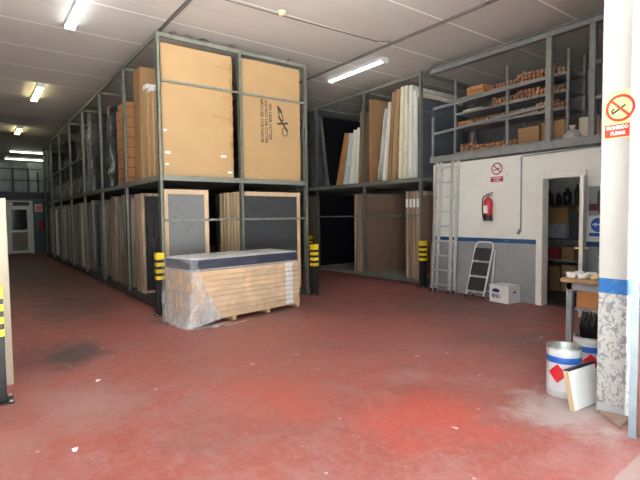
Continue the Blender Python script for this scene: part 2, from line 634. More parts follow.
def text(body, size, material, parent, loc, right, upv, align='CENTER', name='printed_text', sx=1.0, bold=0.0):
    """Lettering as mesh: RIGHT and UPV give the reading direction and the letters' up direction."""
    cu = bpy.data.curves.new(name, 'FONT')
    cu.body = body
    cu.size = size
    cu.align_x = align
    cu.align_y = 'CENTER'
    cu.extrude = .0006
    cu.offset = bold
    cu.resolution_u = 2
    t = bpy.data.objects.new('lettering', cu)
    COL.objects.link(t)
    bpy.context.view_layer.update()
    dg = bpy.context.evaluated_depsgraph_get()
    me = bpy.data.meshes.new_from_object(t.evaluated_get(dg))
    bpy.data.objects.remove(t)
    r, u = Vector(right).normalized(), Vector(upv).normalized()
    n = r.cross(u)
    mx = Matrix(((r.x, u.x, n.x, loc[0]), (r.y, u.y, n.y, loc[1]), (r.z, u.z, n.z, loc[2]), (0, 0, 0, 1)))
    me.transform(mx @ Matrix.Diagonal((sx, 1, 1, 1)))
    me.materials.clear()
    me.materials.append(MT[material])
    o = bpy.data.objects.new(name, me)
    COL.objects.link(o)
    o.parent = parent
    return o


# ================================================================== THE SETTING
ZC = 4.45
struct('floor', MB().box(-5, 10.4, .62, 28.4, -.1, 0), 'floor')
struct('pavement', MB().box(-16, 16, -14, .62, -.12, -.004), 'concrete')
struct('ceiling', MB().box(-5, 10.4, 1.02, 28.4, ZC, ZC + .2), 'ceil')
struct('wall_left', MB().box(-5.2, -5, 1.06, 28.4, 0, ZC), 'plain')
struct('wall_right', MB().box(10.4, 10.6, 1.06, 28.4, 0, ZC), 'dark_wall')
struct('wall_back', MB().box(-5, 10.4, 28.4, 28.6, 0, ZC), 'plain')
# front of the building: open from x = -2.6 to the pillar
struct('wall_front', MB().box(3.86, 10.4, 1.29, 1.47, 0, ZC).box(-5, -2.6, 1.29, 1.47, 0, ZC).box(-2.6, 3.58, 1.29, 1.47, 4.36, ZC), 'plain')
struct('pillar', MB().box(3.58, 3.86, 1.285, 1.475, 0, ZC), 'pillar', bevel=.012)
# steel door jamb and the edge of the folded-back door
struct('trim_1', MB().box(3.35, 3.40, 1.135, 1.183, 0, 4.2).box(3.40, 3.585, 1.165, 1.18, 0, 4.2), 'jamb', bevel=.004)
struct('trim_2', MB().box(3.345, 3.39, .93, 1.131, .02, 4.2).box(3.36, 3.44, .94, 1.12, .02, 4.2), 'rust', bevel=.004)

# store-room partition with doorway
DY0, DY1, DZ = 3.22, 3.78, 2.0
struct('wall_partition', MB().box(7.2, 7.32, 1.47, DY0, 0, 2.42).box(7.2, 7.32, DY1, 5.97, 0, 2.42).box(7.2, 7.32, DY0, DY1, DZ, 2.42)
       .box(7.32, 10.4, 5.85, 5.97, 0, 2.42), 'wallp')
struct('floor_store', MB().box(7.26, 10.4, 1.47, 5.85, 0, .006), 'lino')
struct('wall_store', MB().box(9.45, 9.5, 1.47, 5.85, .006, 2.4), 'plain')
dr = bpy.data.objects.new('door_1', None)
COL.objects.link(dr)
dr.location = (7.2, 3.5, 0)
dr['kind'] = 'structure'
MB().box(7.155, 7.34, DY1 - .005, DY1 + .095, 0, DZ + .09).box(7.155, 7.34, DY0 - .085, DY0 + .005, 0, DZ + .09).box(7.155, 7.34, DY0, DY1, DZ - .005, DZ + .09) \
    .build('door_frame', 'white_gloss', dr, bevel=.006, world=True)
lf = MB().bar((7.15, 3.165, 1.0), (6.66, 2.965, 1.0), .04, 1.96).build('door_leaf', 'white_gloss', dr, bevel=.004, world=True)
hd = MB()
for sgn in (-1, 1):
    nx, ny = .378 * sgn, -.926 * sgn
    hd.tube([(6.72 + nx * .02, 2.99 + ny * .02, .97), (6.72 + nx * .075, 2.99 + ny * .075, .97)], .014, 8)
    hd.tube([(6.72 + nx * .07, 2.99 + ny * .07, .97), (6.83 + nx * .07, 3.035 + ny * .07, .972)], .015, 8)
hd.build('door_handle', 'sgn_y', lf, world=True)

# mezzanine over the store room
struct('slab_mezzanine', MB().box(7.22, 10.4, 1.47, 5.97, 2.44, 2.5), 'mezz')
struct('beam_mezzanine', MB().box(7.13, 7.22, 1.47, 6.0, 2.445, 2.57), 'mezz', bevel=.006)
struct('beam_ceiling', MB().box(7.14, 7.26, 1.47, 6.03, 4.15, 4.165).box(7.14, 7.26, 1.47, 6.03, 4.245, 4.26).box(7.19, 7.21, 1.47, 6.03, 4.16, 4.25), 'mezz')

# back wall of the aisle with its own gallery
struct('wall_gallery', MB().box(-5, 1.12, 23.4, 23.55, 0, 2.4).box(1.98, 10.4, 23.4, 23.55, 0, 2.4).box(1.12, 1.98, 23.4, 23.55, 2.04, 2.4), 'teal')
struct('slab_gallery', MB().box(-5, 10.4, 23.38, 28.4, 2.42, 2.62), 'navy')
dr = bpy.data.objects.new('door_2', None)
COL.objects.link(dr)
dr.location = (1.55, 23.4, 0)
dr['kind'] = 'structure'
MB().box(1.05, 1.17, 23.33, 23.5, 0, 2.26).box(1.93, 2.05, 23.33, 23.5, 0, 2.26).box(1.17, 1.93, 23.33, 23.5, 2.0, 2.04).box(1.17, 1.93, 23.33, 23.5, 2.2, 2.26) \
    .build('door_frame', 'white_gloss', dr, world=True, bevel=.006)
MB().box(1.17, 1.27, 23.36, 23.42, .03, 1.99).box(1.83, 1.93, 23.36, 23.42, .03, 1.99).box(1.27, 1.83, 23.36, 23.42, 1.88, 1.99).box(1.27, 1.83, 23.36, 23.42, .92, 1.02) \
    .box(1.27, 1.83, 23.36, 23.42, .03, .15).build('door_leaf', 'white_gloss', dr, world=True, bevel=.004)
MB().box(1.27, 1.83, 23.375, 23.40, .15, .92).build('door_panel', 'brownp', dr, world=True)
MB().box(1.27, 1.83, 23.39, 23.40, 1.02, 1.88).build('pane', 'glass', dr, world=True)
MB().box(1.35, 1.93, 23.39, 23.40, 2.05, 2.19).build('transom_panel', 'rack_d', dr, world=True)
# railing of the back gallery
rl = thing('gallery_railing', 'dark steel railing along the gallery above the far door', 'railing', (1.5, 23.5, 2.62))
MB().bar((-1.2, 23.5, 3.6), (2.45, 23.5, 3.6), .04, .04).build('top_rail', 'navy', rl, world=True)
MB().bar((-1.2, 23.5, 3.12), (2.45, 23.5, 3.12), .035, .035).build('middle_rail', 'navy', rl, world=True)
for x in (.3, 1.38, 1.95, 2.3):
    MB().box(x - .03, x + .03, 23.47, 23.53, 2.62, 3.62 if x < 2.2 else 3.5).build('baluster_post', 'navy', rl, world=True)


# ================================================================== LAMPS
def tube_lamp(loc, rotz, L, label, tube='tube', two=True):
    t = thing('fluorescent_lamp', label, 'lamp', loc, (0, 0, rotz), None)
    MB().prism([(-.085, 0), (.085, 0), (.06, -.05), (-.06, -.05)], 'y', -L / 2, L / 2).build('housing', 'lamp_body', t, bevel=.004)
    for sx in ((-.042, .042) if two else (0,)):
        MB().tube([(sx, -L / 2 + .03, -.072), (sx, L / 2 - .03, -.072)], .019, 12).build('tube', tube, t)
    for e in (-1, 1):
        MB().box(-.08, .08, e * L / 2 - .02, e * L / 2 + .02, -.098, -.0).build('end_cap', 'lamp_body', t, bevel=.006)
    return t


tube_lamp((1.30, 7.35, ZC - .001), 0, 1.56, 'bright twin-tube lamp on the ceiling over the aisle, nearest the open front')
tube_lamp((1.31, 12.75, ZC - .001), 0, 1.56, 'yellowish lit tube lamp in the middle of the row over the aisle', 'tube_y')
tube_lamp((1.31, 18.4, ZC - .001), 0, 1.3, 'small-looking lit tube lamp furthest along the aisle before the gallery', 'tube_y')
tube_lamp((2.0, 24.1, ZC - .001), PI / 2, 1.3, 'crosswise lit tube lamp just above the gallery railing', 'tube_g')
tube_lamp((2.1, 27.0, ZC - .001), PI / 2, 1.6, 'crosswise lit tube lamp deep over the gallery mattresses', 'tube_g')
tube_lamp((6.37, 7.28, ZC - .001), 0, 1.66, 'single bare tube lamp on the ceiling beside the rack of white boards', 'tube', False)

c = MB().tube([(2.48, 5.0, ZC - .03), (2.48, 14.0, ZC - .03)], .026, 8).build('ceiling_conduit', 'conduit')
tag(c, 'dark conduit running along the ceiling above the carton rack', 'pipe')
c = MB().tube([(5.93, 3.2, ZC - .025), (5.93, 10.0, ZC - .025)], .024, 8).build('ceiling_conduit', 'conduit')
tag(c, 'brown conduit on the ceiling beside the bare tube lamp', 'pipe')
c = MB().tube([(1.6, 6.03, ZC - .012), (3.73, 6.0, ZC - .012), (5.65, 5.93, ZC - .012), (5.88, 5.8, ZC - .012)], .008, 6).build('ceiling_cable', 'conduit')
tag(c, 'thin cable crossing the ceiling past the ivory detector', 'cable')
d = thing('smoke_detector', 'small round ivory detector on the ceiling in front of the cartons', 'detector', (3.73, 5.90, ZC))
MB().lathe([(.0, -.001), (.055, -.001), (.055, -.02), (.04, -.05), (.02, -.065), (0, -.066)], 20).build('housing', 'detector', d)
MB().lathe([(.0, 0), (.065, 0), (.065, -.008), (.0, -.009)], 20).build('mounting_ring', 'lamp_body', d)


# ================================================================== CENTRAL RACK
RX0, RX1, RY0 = 2.28, 5.03, 7.12
rk = thing('storage_rack', 'long grey-green two-tier steel rack of bed bases and cartons, freestanding beside the aisle', 'rack', (2.28, 7.12, 0))
PY = [7.12, 9.10, 11.12, 13.14, 15.16, 17.18, 19.2, 21.2]
PW = .06
for i, y in enumerate(PY):
    for x in (RX0, RX1 - PW) + ((3.64,) if i == 0 else ()):
        MB().box(x, x + .012, y, y + PW, 0, 4.24).box(x, x + PW, y, y + .012, 0, 4.24).box(x + PW - .012, x + PW, y, y + PW * .6, 0, 4.24) \
            .box(x - .02, x + PW + .02, y - .02, y + PW + .02, 0, .008).build('post', 'rack', rk, world=True)
for z, h, w, mt in ((4.18, .06, .04, 'rack'), (2.03, .08, .05, 'rack'), (.03, .07, .05, 'rack_d')):
    MB().box(RX0 + PW, RX1 - PW, RY0 + .005, RY0 + .005 + w, z, z + h).build('front_beam', mt, rk, world=True)
    for x in (RX0 + .006, RX1 - w - .006):
        for a, b in zip(PY, PY[1:]):
            MB().box(x, x + w, a + PW, b, z, z + h).build('side_beam', mt, rk, world=True)
for z in (3.52, 1.40):
    MB().box(RX0 + PW, RX1 - PW, RY0 + .01, RY0 + .035, z, z + .035).build('front_rail', 'rack', rk, world=True)
for a, b in zip(PY[3:], PY[4:]):
    MB().box(RX0 + .01, RX0 + .035, a + PW, b, 3.0 if a > 13 else 3.45, 3.03 if a > 13 else 3.48).build('side_rail', 'rack', rk, world=True)
for a, b in zip(PY, PY[1:]):
    MB().box(RX0 + .05, RX1 - .05, a + .065, b - .004, 2.04, 2.105).build('upper_deck', 'rack_d', rk, world=True)
    MB().box(RX0 + .06, RX1 - .06, a + .065, b - .004, .06, .118).build('lower_deck', 'rack_d', rk, world=True)
    MB().box(RX0 + PW, RX1 - PW, b + .01, b + .04, 4.18, 4.23).build('cross_beam', 'rack', rk, world=True)
    MB().box(RX0 + PW, RX1 - PW, b + .01, b + .04, 2.035, 2.10).build('cross_beam', 'rack', rk, world=True)
ZU, ZL = 2.107, .12


# ---- bed bases
def bed_base(w, h, t, label, cat='bed base', frame='pine_v', fab='fab_g', fw_=.09, loc=(0, 0, 0), rot=(0, 0, 0), group=None):
    """An upright upholstered base: w along x, t along y, h up; its cloth faces -y."""
    o = thing('bed_base', label, cat, loc, rot, group)
    MB().box(0, fw_, 0, t, 0, h).box(w - fw_, w, 0, t, 0, h).box(fw_, w - fw_, 0, t, h - fw_, h).box(fw_, w - fw_, 0, t, 0, fw_).build('wood_frame', frame, o, bevel=.006)
    nx, nz = 10, 14

    def f(sx):
        def g(u, v):
            s = .004 + .004 * mnoise.noise(Vector((u * 4, v * 9, sx)))
            return (fw_ + (w - 2 * fw_) * u, (s if sx < 0 else t - s), fw_ + (h - 2 * fw_) * v)
        return g
    mb = MB()
    mb.grid(f(-1), nx, nz)
    mb.grid(f(1), nx, nz)
    mb.build('fabric_cover', fab, o)
    return o


# first bay, front: two stacks facing the open front
b1 = bed_base(.74, 1.78, .07, 'grey-cloth bed base with pale wooden rim, behind the mattress at the rack corner', frame='pine_v', fab='fab_g', loc=(2.36, 7.215, ZL), fw_=.075)
for i in range(2):
    copy_tree(b1, (2.365 + .004 * i, 7.305 + .085 * i, ZL), None, ['bed base directly behind the grey-cloth one at the rack corner', 'third bed base back in the small stack at the rack corner'][i])
b2 = bed_base(1.24, 1.775, .07, 'wide black-cloth bed base with pale wooden rim, facing out beyond the wrapped pallet', fab='fab_d', loc=(3.672, 7.215, ZL), fw_=.075)
for i, y in enumerate((7.32, 7.47, 7.57, 7.74, 7.87, 8.03)):
    copy_tree(b2, (3.672 + .006 * (i % 3), y, ZL), None, 'bed base on edge in the stack behind the wide black-cloth one', 'bed bases behind the wide black-cloth one')
# second stack inside the corner bay, its creased film showing
b3 = bed_base(1.05, 1.77, .08, 'bed base with charcoal cloth under glaring creased film, facing the gap at the rack corner', frame='st_c', fab='fab_gl', loc=(2.37, 8.40, ZL), fw_=.05)
for i in range(4):
    copy_tree(b3, (2.37 + .004 * (i % 2), 8.49 + .098 * i, ZL), None, 'bed base on edge behind the film-glared charcoal one in the corner bay', 'bed bases in the corner bay')
# the long lower row
variants = [bed_base(1.05, 1.79, .062, 'x', frame=f, fab='fab_d', loc=(2.37, 0, ZL), fw_=.1) for f in ('st_a', 'st_b', 'st_c', 'st_w')]
for v in variants:
    pass
words_bay = ['second', 'third', 'fourth', 'fifth', 'sixth', 'furthest']
used = set()
for bay in range(1, 7):
    y = PY[bay] + .16
    ang = math.radians((1.8, -1.5, 2.2, 1.2, -1.4, 1.5)[bay - 1])
    end = PY[bay + 1] - .10
    if ang < 0:
        end -= .03
        y += .0
    run, dx, hz = 0, 0, 1
    while y < end:
        if run <= 0:
            run, dx, hz = random.choice((1, 2, 2, 3, 4)), random.choice((0, .02, .06, .11, .17, .22)), random.uniform(.93, 1.005)
        run -= 1
        k = random.choices((0, 1, 2, 3), (5, 4, 2.2, .9))[0]
        zz = ZL + .001
        lab = 'film-wrapped bed base on edge in the %s lower bay along the aisle' % words_bay[bay - 1]
        grp = 'bed bases on edge in the %s lower bay' % words_bay[bay - 1]
        pos = (2.365 + dx + random.uniform(0, .015), y + (.03 if ang > 0 else 0), zz)
        # turn about the bottom edge; the raised edge keeps clear of the deck
        if k not in used:
            used.add(k)
            o = variants[k]
            o.location = pos
            o.rotation_euler = (ang, 0, 0)
            o['label'], o['group'] = lab, grp
        else:
            o = copy_tree(variants[k], pos, (ang, 0, 0), lab, grp)
        if ang < 0:
            o.location.z += .062 * math.sin(-ang)
        o.scale = (1, 1, hz)
        y += random.uniform(.082, .098)


# ---- cartons on the upper tier
def carton(x0, x1, y0, y1, z0, h, label, material='card', name='cardboard_carton', ang=0.0, group=None):
    t = thing(name, label, 'box', (x0, y0, z0), (ang, 0, 0), group)
    w, d = x1 - x0, y1 - y0
    MB().box(0, w, 0, d, 0, h).build('body', material, t, bevel=.008)
    return t


ca = carton(2.35, 3.56, 7.21, 7.32, ZU, 2.02, 'huge plain kraft carton with a torn taped edge, upright at the rack corner')
tp = MB()
pts = [(1.19 + .012 * math.sin(k * 2.1), 1.90 - k * .058) for k in range(30)]
tp.add([(x + .018, -.004, z) for x, z in pts] + [(x - .02 - .028 * abs(math.sin(k * 1.7)), -.004, z) for k, (x, z) in enumerate(pts)],
       [(k, k + 1, 31 + k, 30 + k) for k in range(29)])
for z, x, l in ((1.84, .9, .24), (1.02, .82, .34), (1.36, 1.0, .18)):
    tp.add([(x, -.005, z), (x + l, -.005, z - .03), (x + l, -.005, z - .06), (x + .03, -.005, z - .035)], [(0, 1, 2, 3)])
tp.build('torn_tape', 'tape', ca)
lb = MB()
for x, z, w in ((.05, .34, .09), (.05, .16, .06), (.04, .68, .05), (.98, .34, .10), (1.1, .08, .08)):
    lb.box(x, x + w, -.004, -.001, z, z + .035)
lb.build('white_label', 'label', ca)
MB().box(-.002, .025, -.003, 0, .02, 1.97).build('edge_tape', 'tape', ca)

cb = carton(3.745, 4.93, 7.21, 7.40, ZU, 2.045, 'kraft carton printed with black cutter warning, upright in the other half of the front bay')
fr = Vector((0, 0, -1))
up_ = Vector((1, 0, 0))
# printed lines run downwards, letters' tops towards +x
text('NO USAR CÚTTER', .078, 'ink', cb, (.545, -.002, 1.03), (0, 0, -1), (1, 0, 0), name='printed_text', sx=.98, bold=.002)
text('DO NOT USE CUTTER', .078, 'ink', cb, (.46, -.002, 1.02), (0, 0, -1), (1, 0, 0), name='printed_text', sx=.95, bold=.002)
text('NÃO USE CORTADOR', .078, 'ink', cb, (.375, -.002, 1.03), (0, 0, -1), (1, 0, 0), name='printed_text', sx=.97, bold=.002)
lg = MB()     # a knife outline under a cross
cx, cz = .80, 1.03
lg.bar((cx - .11, -.002, cz - .02), (cx + .12, -.002, cz + .01), .002, .035, (0, 0, 1))
lg.bar((cx - .08, -.003, cz + .11), (cx + .10, -.003, cz - .14), .002, .035, (0, 0, 1))
ring = [(cx + .05 + .06 * math.cos(a), cz - .15 + .075 * math.sin(a)) for a in [2 * PI * k / 16 for k in range(17)]]
for (a, b), (c_, d_) in zip(ring, ring[1:]):
    lg.bar((a, -.002, b), (c_, -.002, d_), .002, .014)
knife = [(cx - .10, cz + .30), (cx - .03, cz + .23), (cx + .02, cz + .05), (cx - .06, cz + .06), (cx - .10, cz + .30)]
for (a, b), (c_, d_) in zip(knife, knife[1:]):
    lg.bar((a, -.002, b), (c_, -.002, d_), .002, .018)
lg.bar((cx - .08, -.002, cz + .27), (cx - .04, -.002, cz + .18), .002, .03)
lg.build('cutter_symbol', 'ink', cb)
sp = MB()
for k in range(11):
    sp.box(1.16, 1.175, -.004, -.001, .12 + k * .17, .145 + k * .17)
sp.build('edge_staples', 'tape', cb)

for i, (y0, y1, h) in enumerate(((7.40, 7.58, 1.42), (7.67, 7.86, 1.46), (7.94, 8.13, 1.56))):
    t = carton(2.37, 3.5, y0, y1, ZU, h, ['slim kraft carton on edge right behind the huge one', 'middle of three slim kraft cartons on edge at the rack corner', 'slim kraft carton on edge leaning space from the tall brown one'][i].replace('leaning space from', 'next to'), 'card')
    MB().box(-.002, .3, -.002, y1 - y0 + .002, h - .07, h + .002).build('white_end_tape', 'label', t)
carton(2.37, 3.5, 8.35, 8.75, ZU + .008, 1.93, 'thick brown carton leaning in the corner upper bay, taller than the slim ones', 'card_b', ang=math.radians(1.5))
ob = carton(2.37, 3.4, 9.30, 9.86, ZU, 1.56, 'orange-brown carton pack with dark straps, upright beside a film-wrapped mattress', 'card_o')
for k in range(8):
    MB().box(-.003, 1.033, -.003, .563, .12 + k * .19, .135 + k * .19).build('strap', 'scrap', ob)
carton(2.40, 3.4, 10.0, 10.10, ZU, 1.50, 'pale slim carton between the strapped pack and the wrapped mattress', 'card')


# ---- wrapped mattresses
def wrapped(w, d, h, label, material, loc, rot=(0, 0, 0), group=None, amp=.024, seed=0, name='wrapped_mattress', cat='mattress', sub=.07, ridge=True):
    """Soft block inside creased film: w along x, d along y, h up."""
    o = thing(name, label, cat, loc, rot, group)
    bm = bmesh.new()
    bmesh.ops.create_cube(bm, size=1)
    bmesh.ops.scale(bm, vec=(w, d, h), verts=bm.verts)
    bmesh.ops.translate(bm, vec=(w / 2, d / 2, h / 2), verts=bm.verts)
    bmesh.ops.bevel(bm, geom=list(bm.edges), offset=min(.04, min(w, d, h) * .3), segments=2, affect='EDGES', profile=.5)
    for e_ in range(3):
        long = [e for e in bm.edges if e.calc_length() > sub * 2]
        if not long: break
        bmesh.ops.subdivide_edges(bm, edges=long, cuts=2 if e_ == 0 else 1, use_grid_fill=True)
    bm.normal_update()
    for v in bm.verts:
        p = v.co * 4.0 + Vector((seed * 11.3, seed * 3.1, 0))
        k = mnoise.noise(p) + .6 * mnoise.noise(p * 2.3)
        if ridge:
            k = .9 - 3.2 * abs(mnoise.noise(p * 1.1)) - 1.4 * abs(mnoise.noise(p * 2.4))
        v.co += v.normal * (amp * k - amp * .9)
        v.co.z = max(v.co.z, 0)
    me = bpy.data.meshes.new('wrapping')
    bm.to_mesh(me)
    bm.free()
    me.polygons.foreach_set('use_smooth', [True] * len(me.polygons))
    me.materials.append(MT[material])
    b = bpy.data.objects.new('wrapping', me)
    COL.objects.link(b)
    b.parent = o
    return o


wrapped(1.5, .20, 1.78, 'dark mattress in creased film standing beside the strapped orange-brown pack', 'wrap_d', (2.37, 10.72, ZU), seed=1)
wa = wrapped(1.6, .26, 1.99, 'tallest film-wrapped dark mattress, pale along its edge, standing over the aisle', 'wrap_d', (2.37, 12.6, ZU), seed=2)
MB().box(-.004, .05, .02, .24, .04, 1.95).build('pale_edge', 'wrap_g', wa, bevel=.01)
wrapped(1.5, .22, 1.7, 'greenish film-wrapped mattress standing just past the tallest one', 'wrap_g', (2.40, 13.3, ZU), seed=3)
for i, (y0, y1, h) in enumerate(((13.75, 14.98, .5), (15.3, 16.9, .58), (17.35, 18.95, .55), (19.35, 20.9, .6))):
    wrapped(1.6, y1 - y0, h, 'grey film bundle lying low on the upper deck, %s' % ['next to the standing greenish mattress', 'second bundle past the standing mattresses', 'second bundle from the gallery end', 'last one before the gallery'][i],
            'wrap_g', (2.38, y0, ZU), seed=5 + i, amp=.035, name='film_bundle', cat='bundle', sub=.09)
wrapped(1.9, .22, 1.9, 'dark wrapped mattress upright between the low film bundles', 'wrap_d', (2.42, 17.0, ZU), seed=31)
wrapped(1.9, .2, 1.95, 'dark wrapped mattress upright at the gallery end of the upper deck', 'wrap_d', (2.40, 20.98, ZU), seed=32)
wrapped(1.9, .2, 1.85, 'dark wrapped mattress upright just before the first low film bundle', 'wrap_d', (2.46, 15.05, ZU), seed=33)

# scraps on the top beam
for i, (x, w, lab) in enumerate(((2.55, .10, 'dark paper scrap on the rack top beam, closest to the corner post'), (2.78, .12, 'brown paper scrap on the rack top beam above the huge carton'),
                                 (3.05, .20, 'long crumpled scrap on the rack top beam near the middle post'), (3.55, .16, 'flat dark scrap on the rack top beam right by the middle post'),
                                 (4.66, .07, 'tiny black scrap on the rack top beam above the printed carton'))):
    o = MB().lathe([(.0, 0), (.5, .02), (.45, .5), (.2, .9), (0, 1.0)], 9)
    o.v = [Vector((p.x * w, p.y * .08, p.z * .055)) + Vector((1, 0, 0)) * .02 * mnoise.noise(p * 3 + Vector((i, 0, 0))) for p in o.v]
    q = o.build('paper_scrap', 'scrap')
    q.location = (x, 7.15, 4.2405)
    tag(q, lab, 'scrap')


# ================================================================== BOLLARDS
def bollard(x, y, label, first=[None]):
    if first[0] is None:
        t = thing('bollard', label, 'bollard', (x, y, 0))
        MB().box(-.055, .055, -.055, .055, .012, .93).build('post', 'black', t, bevel=.008)
        MB().box(-.10, .10, -.10, .10, 0, .013).build('base_plate', 'black', t, bevel=.002)
        for sx in (-1, 1):
            for sy in (-1, 1):
                MB().lathe([(0, .013), (.014, .013), (.014, .024), (0, .026)], 6, (sx * .08, sy * .08, 0)).build('bolt', 'alu', t)
        for z0, z1 in ((.835, .934), (.735, .79), (.635, .69), (.535, .59)):
            MB().box(-.0575, .0575, -.0575, .0575, z0, z1).build('yellow_band', 'yellow', t, bevel=.003)
        first[0] = t
        return t
    return copy_tree(first[0], (x, y, 0), None, label)


bollard(2.20, 6.98, 'black bollard with yellow bands at the corner of the carton rack, beside the wrapped pallet')
bollard(5.05, 6.98, 'yellow-banded bollard at the other front corner of the carton rack, behind the pallet')
bollard(7.26, 6.28, 'yellow-banded bollard beside the aluminium ladder')
bollard(7.30, 10.28, 'small-looking yellow-banded bollard deep between the two racks')
bollard(.105, 4.45, 'yellow-banded bollard in front of the beige panel at the aisle mouth')
p1 = bed_base(1.0, 1.64, .09, 'beige board standing on the floor behind the near aisle bollard', frame='beige_b', fab='beige_b', loc=(-.77, 4.85, 0), rot=(math.radians(-1.2), 0, 0))
copy_tree(p1, (-.78, 4.98, 0), None, 'board standing behind the beige one at the aisle mouth')
copy_tree(p1, (-.80, 5.10, 0), None, 'third board back in the stack at the aisle mouth')


# ================================================================== WRAPPED PALLET
pal_r = math.radians(9.98)
pt = thing('wooden_pallet', 'low wooden pallet under the wrapped stack of bed bases', 'pallet', (2.267, 5.87, 0), (0, 0, pal_r))
LP, DP = 1.95, .70
for x in (.0, .64, 1.27, LP - .06):
    MB().box(x, x + .06, .0, DP, 0, .055).build('foot_runner', 'pine', pt, bevel=.004)
MB().box(0, LP, 0, .1, .055, .075).box(0, LP, .2, .3, .055, .075).box(0, LP, .4, .5, .055, .075).box(0, LP, .6, .7, .055, .075).build('deck_board', 'pine', pt)
NB, TB = 9, .0735
pb = None
lay = ['bottom', 'second', 'third', 'fourth', 'middle', 'sixth', 'seventh', 'eighth', 'top']
ca_, sa_ = math.cos(pal_r), math.sin(pal_r)


def on_pal(x, y, z):
    return (2.267 + ca_ * x - sa_ * y, 5.87 + sa_ * x + ca_ * y, z)


for i in range(NB):
    lab = 'flat pale-wood bed base, %s layer of the wrapped pallet stack' % (lay[i] if i in (0, 8, 4) else lay[i] + ' from the bottom')
    jx, jy = random.uniform(-.008, .008), random.uniform(-.006, .006)
    loc = on_pal(jx, jy, .0755 + i * TB)
    if pb is None:
        pb = thing('bed_base', lab, 'bed base', loc, (0, 0, pal_r), None)
        MB().box(0, LP, 0, .03, 0, TB - .003).box(0, LP, DP - .03, DP, 0, TB - .003).box(0, .03, .03, DP - .03, 0, TB - .003).box(LP - .03, LP, .03, DP - .03, 0, TB - .003) \
            .box(.03, LP - .03, .03, DP - .03, .02, .05).build('wood_frame', 'pine', pb, bevel=.004)
        MB().box(LP * .845, LP * .925, -.002, 0, .004, TB - .006).build('paper_label', 'label', pb)
    else:
        copy_tree(pb, loc, (0, 0, pal_r + random.uniform(-.002, .002)), lab)
ZT = .0755 + NB * TB + .002
mt = thing('mattress', 'light-topped mattress with navy border in clear film, lying on the pallet stack', 'mattress', on_pal(-.01, -.01, ZT), (0, 0, pal_r))
HM = .175
ww, dd = LP + .0, DP + .03


def rr_poly(w, d, r, k=6):
    out = []
    for cx_, cy_, a0 in ((w - r, r, -PI / 2), (w - r, d - r, 0), (r, d - r, PI / 2), (r, r, PI)):
        for j in range(k + 1):
            a = a0 + PI / 2 * j / k
            out.append((cx_ + r * math.cos(a), cy_ + r * math.sin(a)))
    return out


poly = rr_poly(ww, dd, .09)
MB().prism(poly, 'z', 0.012, HM - .02).build('border', 'mat_side', mt, bevel=.01)


def top_fn(u, v):
    x, y = ww * u, dd * v
    e = min(u, 1 - u, (v) * dd / ww, (1 - v) * dd / ww) * ww
    puff = .03 * (1 - math.exp(-e / .05)) + .006 * mnoise.noise(Vector((x * 5, y * 5, 0)))
    # keep inside the rounded outline
    r = .09
    qx, qy = min(max(x, r), ww - r), min(max(y, r), dd - r)
    dx, dy = x - qx, y - qy
    L = math.hypot(dx, dy)
    if L > r:
        x, y = qx + dx / L * r, qy + dy / L * r
    return (x, y, HM - .02 + puff)


MB().grid(top_fn, 48, 20).build('quilted_top', 'mat_top', mt)
pp = [(x, y, HM - .018) for x, y in poly] + [(poly[0][0], poly[0][1], HM - .018)]
MB().tube(pp, .009, 6).build('piping', 'pipe_w', mt)
pp = [(x, y, .014) for x, y in poly] + [(poly[0][0], poly[0][1], .014)]
MB().tube(pp, .009, 6).build('piping', 'pipe_w', mt)

# the film: hangs from the mattress round the near-left end, bunches on the floor
fl = thing('plastic_film', 'clear plastic film hanging off the end of the pallet stack and bunched on the floor', 'plastic film', (2.267, 5.87, 0), (0, 0, pal_r))


def film_fn(u, v):
    # u runs from the back of the left end round the corner to the front face; v from the top down to the floor
    z1 = ZT + HM * .86
    fl_ = max(0, v - .4) / .6
    if u < .6:
        f = u / .6
        x, y = -.035, .72 * (1 - f) - .02 * f
        ox, oy = -1, -.1 - .3 * f
        front = 0.0
    else:
        f = (u - .6) / .4
        x, y = -.035 + f * (.10 + .42 * v ** 1.5), -.03
        ox, oy = -.8 * (1 - f), -.7
        front = f
    low = .010 + front * .06
    z = z1 + (low - z1) * min(1, v * 1.08)
    out = .11 * fl_ ** 2.5 * (1 - .8 * front) * (.25 + .75 * min(1, u / .55))
    wr = mnoise.noise(Vector((x * 6 + 3, y * 6, z * 2.6))) + .6 * mnoise.noise(Vector((x * 15, y * 15, z * 6 + 5)))
    off = .012 + out + (.012 + .05 * fl_) * max(wr, -.2)
    return (x + ox * off, y + oy * off, max(.006, z))


MB().grid(lambda u, v: film_fn(u, v * .33), 56, 16).build('upper_sheet', 'film_h', fl)
MB().grid(lambda u, v: film_fn(u, .33 + v * .67), 56, 32).build('hanging_sheet', 'film_h', fl)


def puddle(u, v):
    x = -.14 + .62 * u
    e = min(u, 1 - u) * 2
    y = -.05 - (.05 + .17 * math.sqrt(max(e, 0))) * v
    z = .008 + .06 * max(0, mnoise.noise(Vector((x * 9, y * 9, 2)))) * e
    return (x, y, z)


MB().grid(puddle, 34, 12).build('floor_bunch', 'film_h', fl)


def front_sheet(u, v):
    x = .0 + LP * u
    z = .1 + (ZT + .02 - .1) * v
    return (x, -.022 - .010 * abs(mnoise.noise(Vector((x * 5, z * 5, 1)))), z)


MB().grid(front_sheet, 50, 18).build('front_sheet', 'film', fl)
f2 = MB()


def tail(u, v):
    x = LP + .02 + .30 * v + .02 * mnoise.noise(Vector((u * 4, v * 4, 3)))
    y = .02 + .05 * u + .05 * v
    z = .012 + (.34 * (1 - v) ** 1.1) * (.72 + .28 * u) + .03 * max(0, mnoise.noise(Vector((u * 5, v * 7, 0))))
    return (x, y, z)


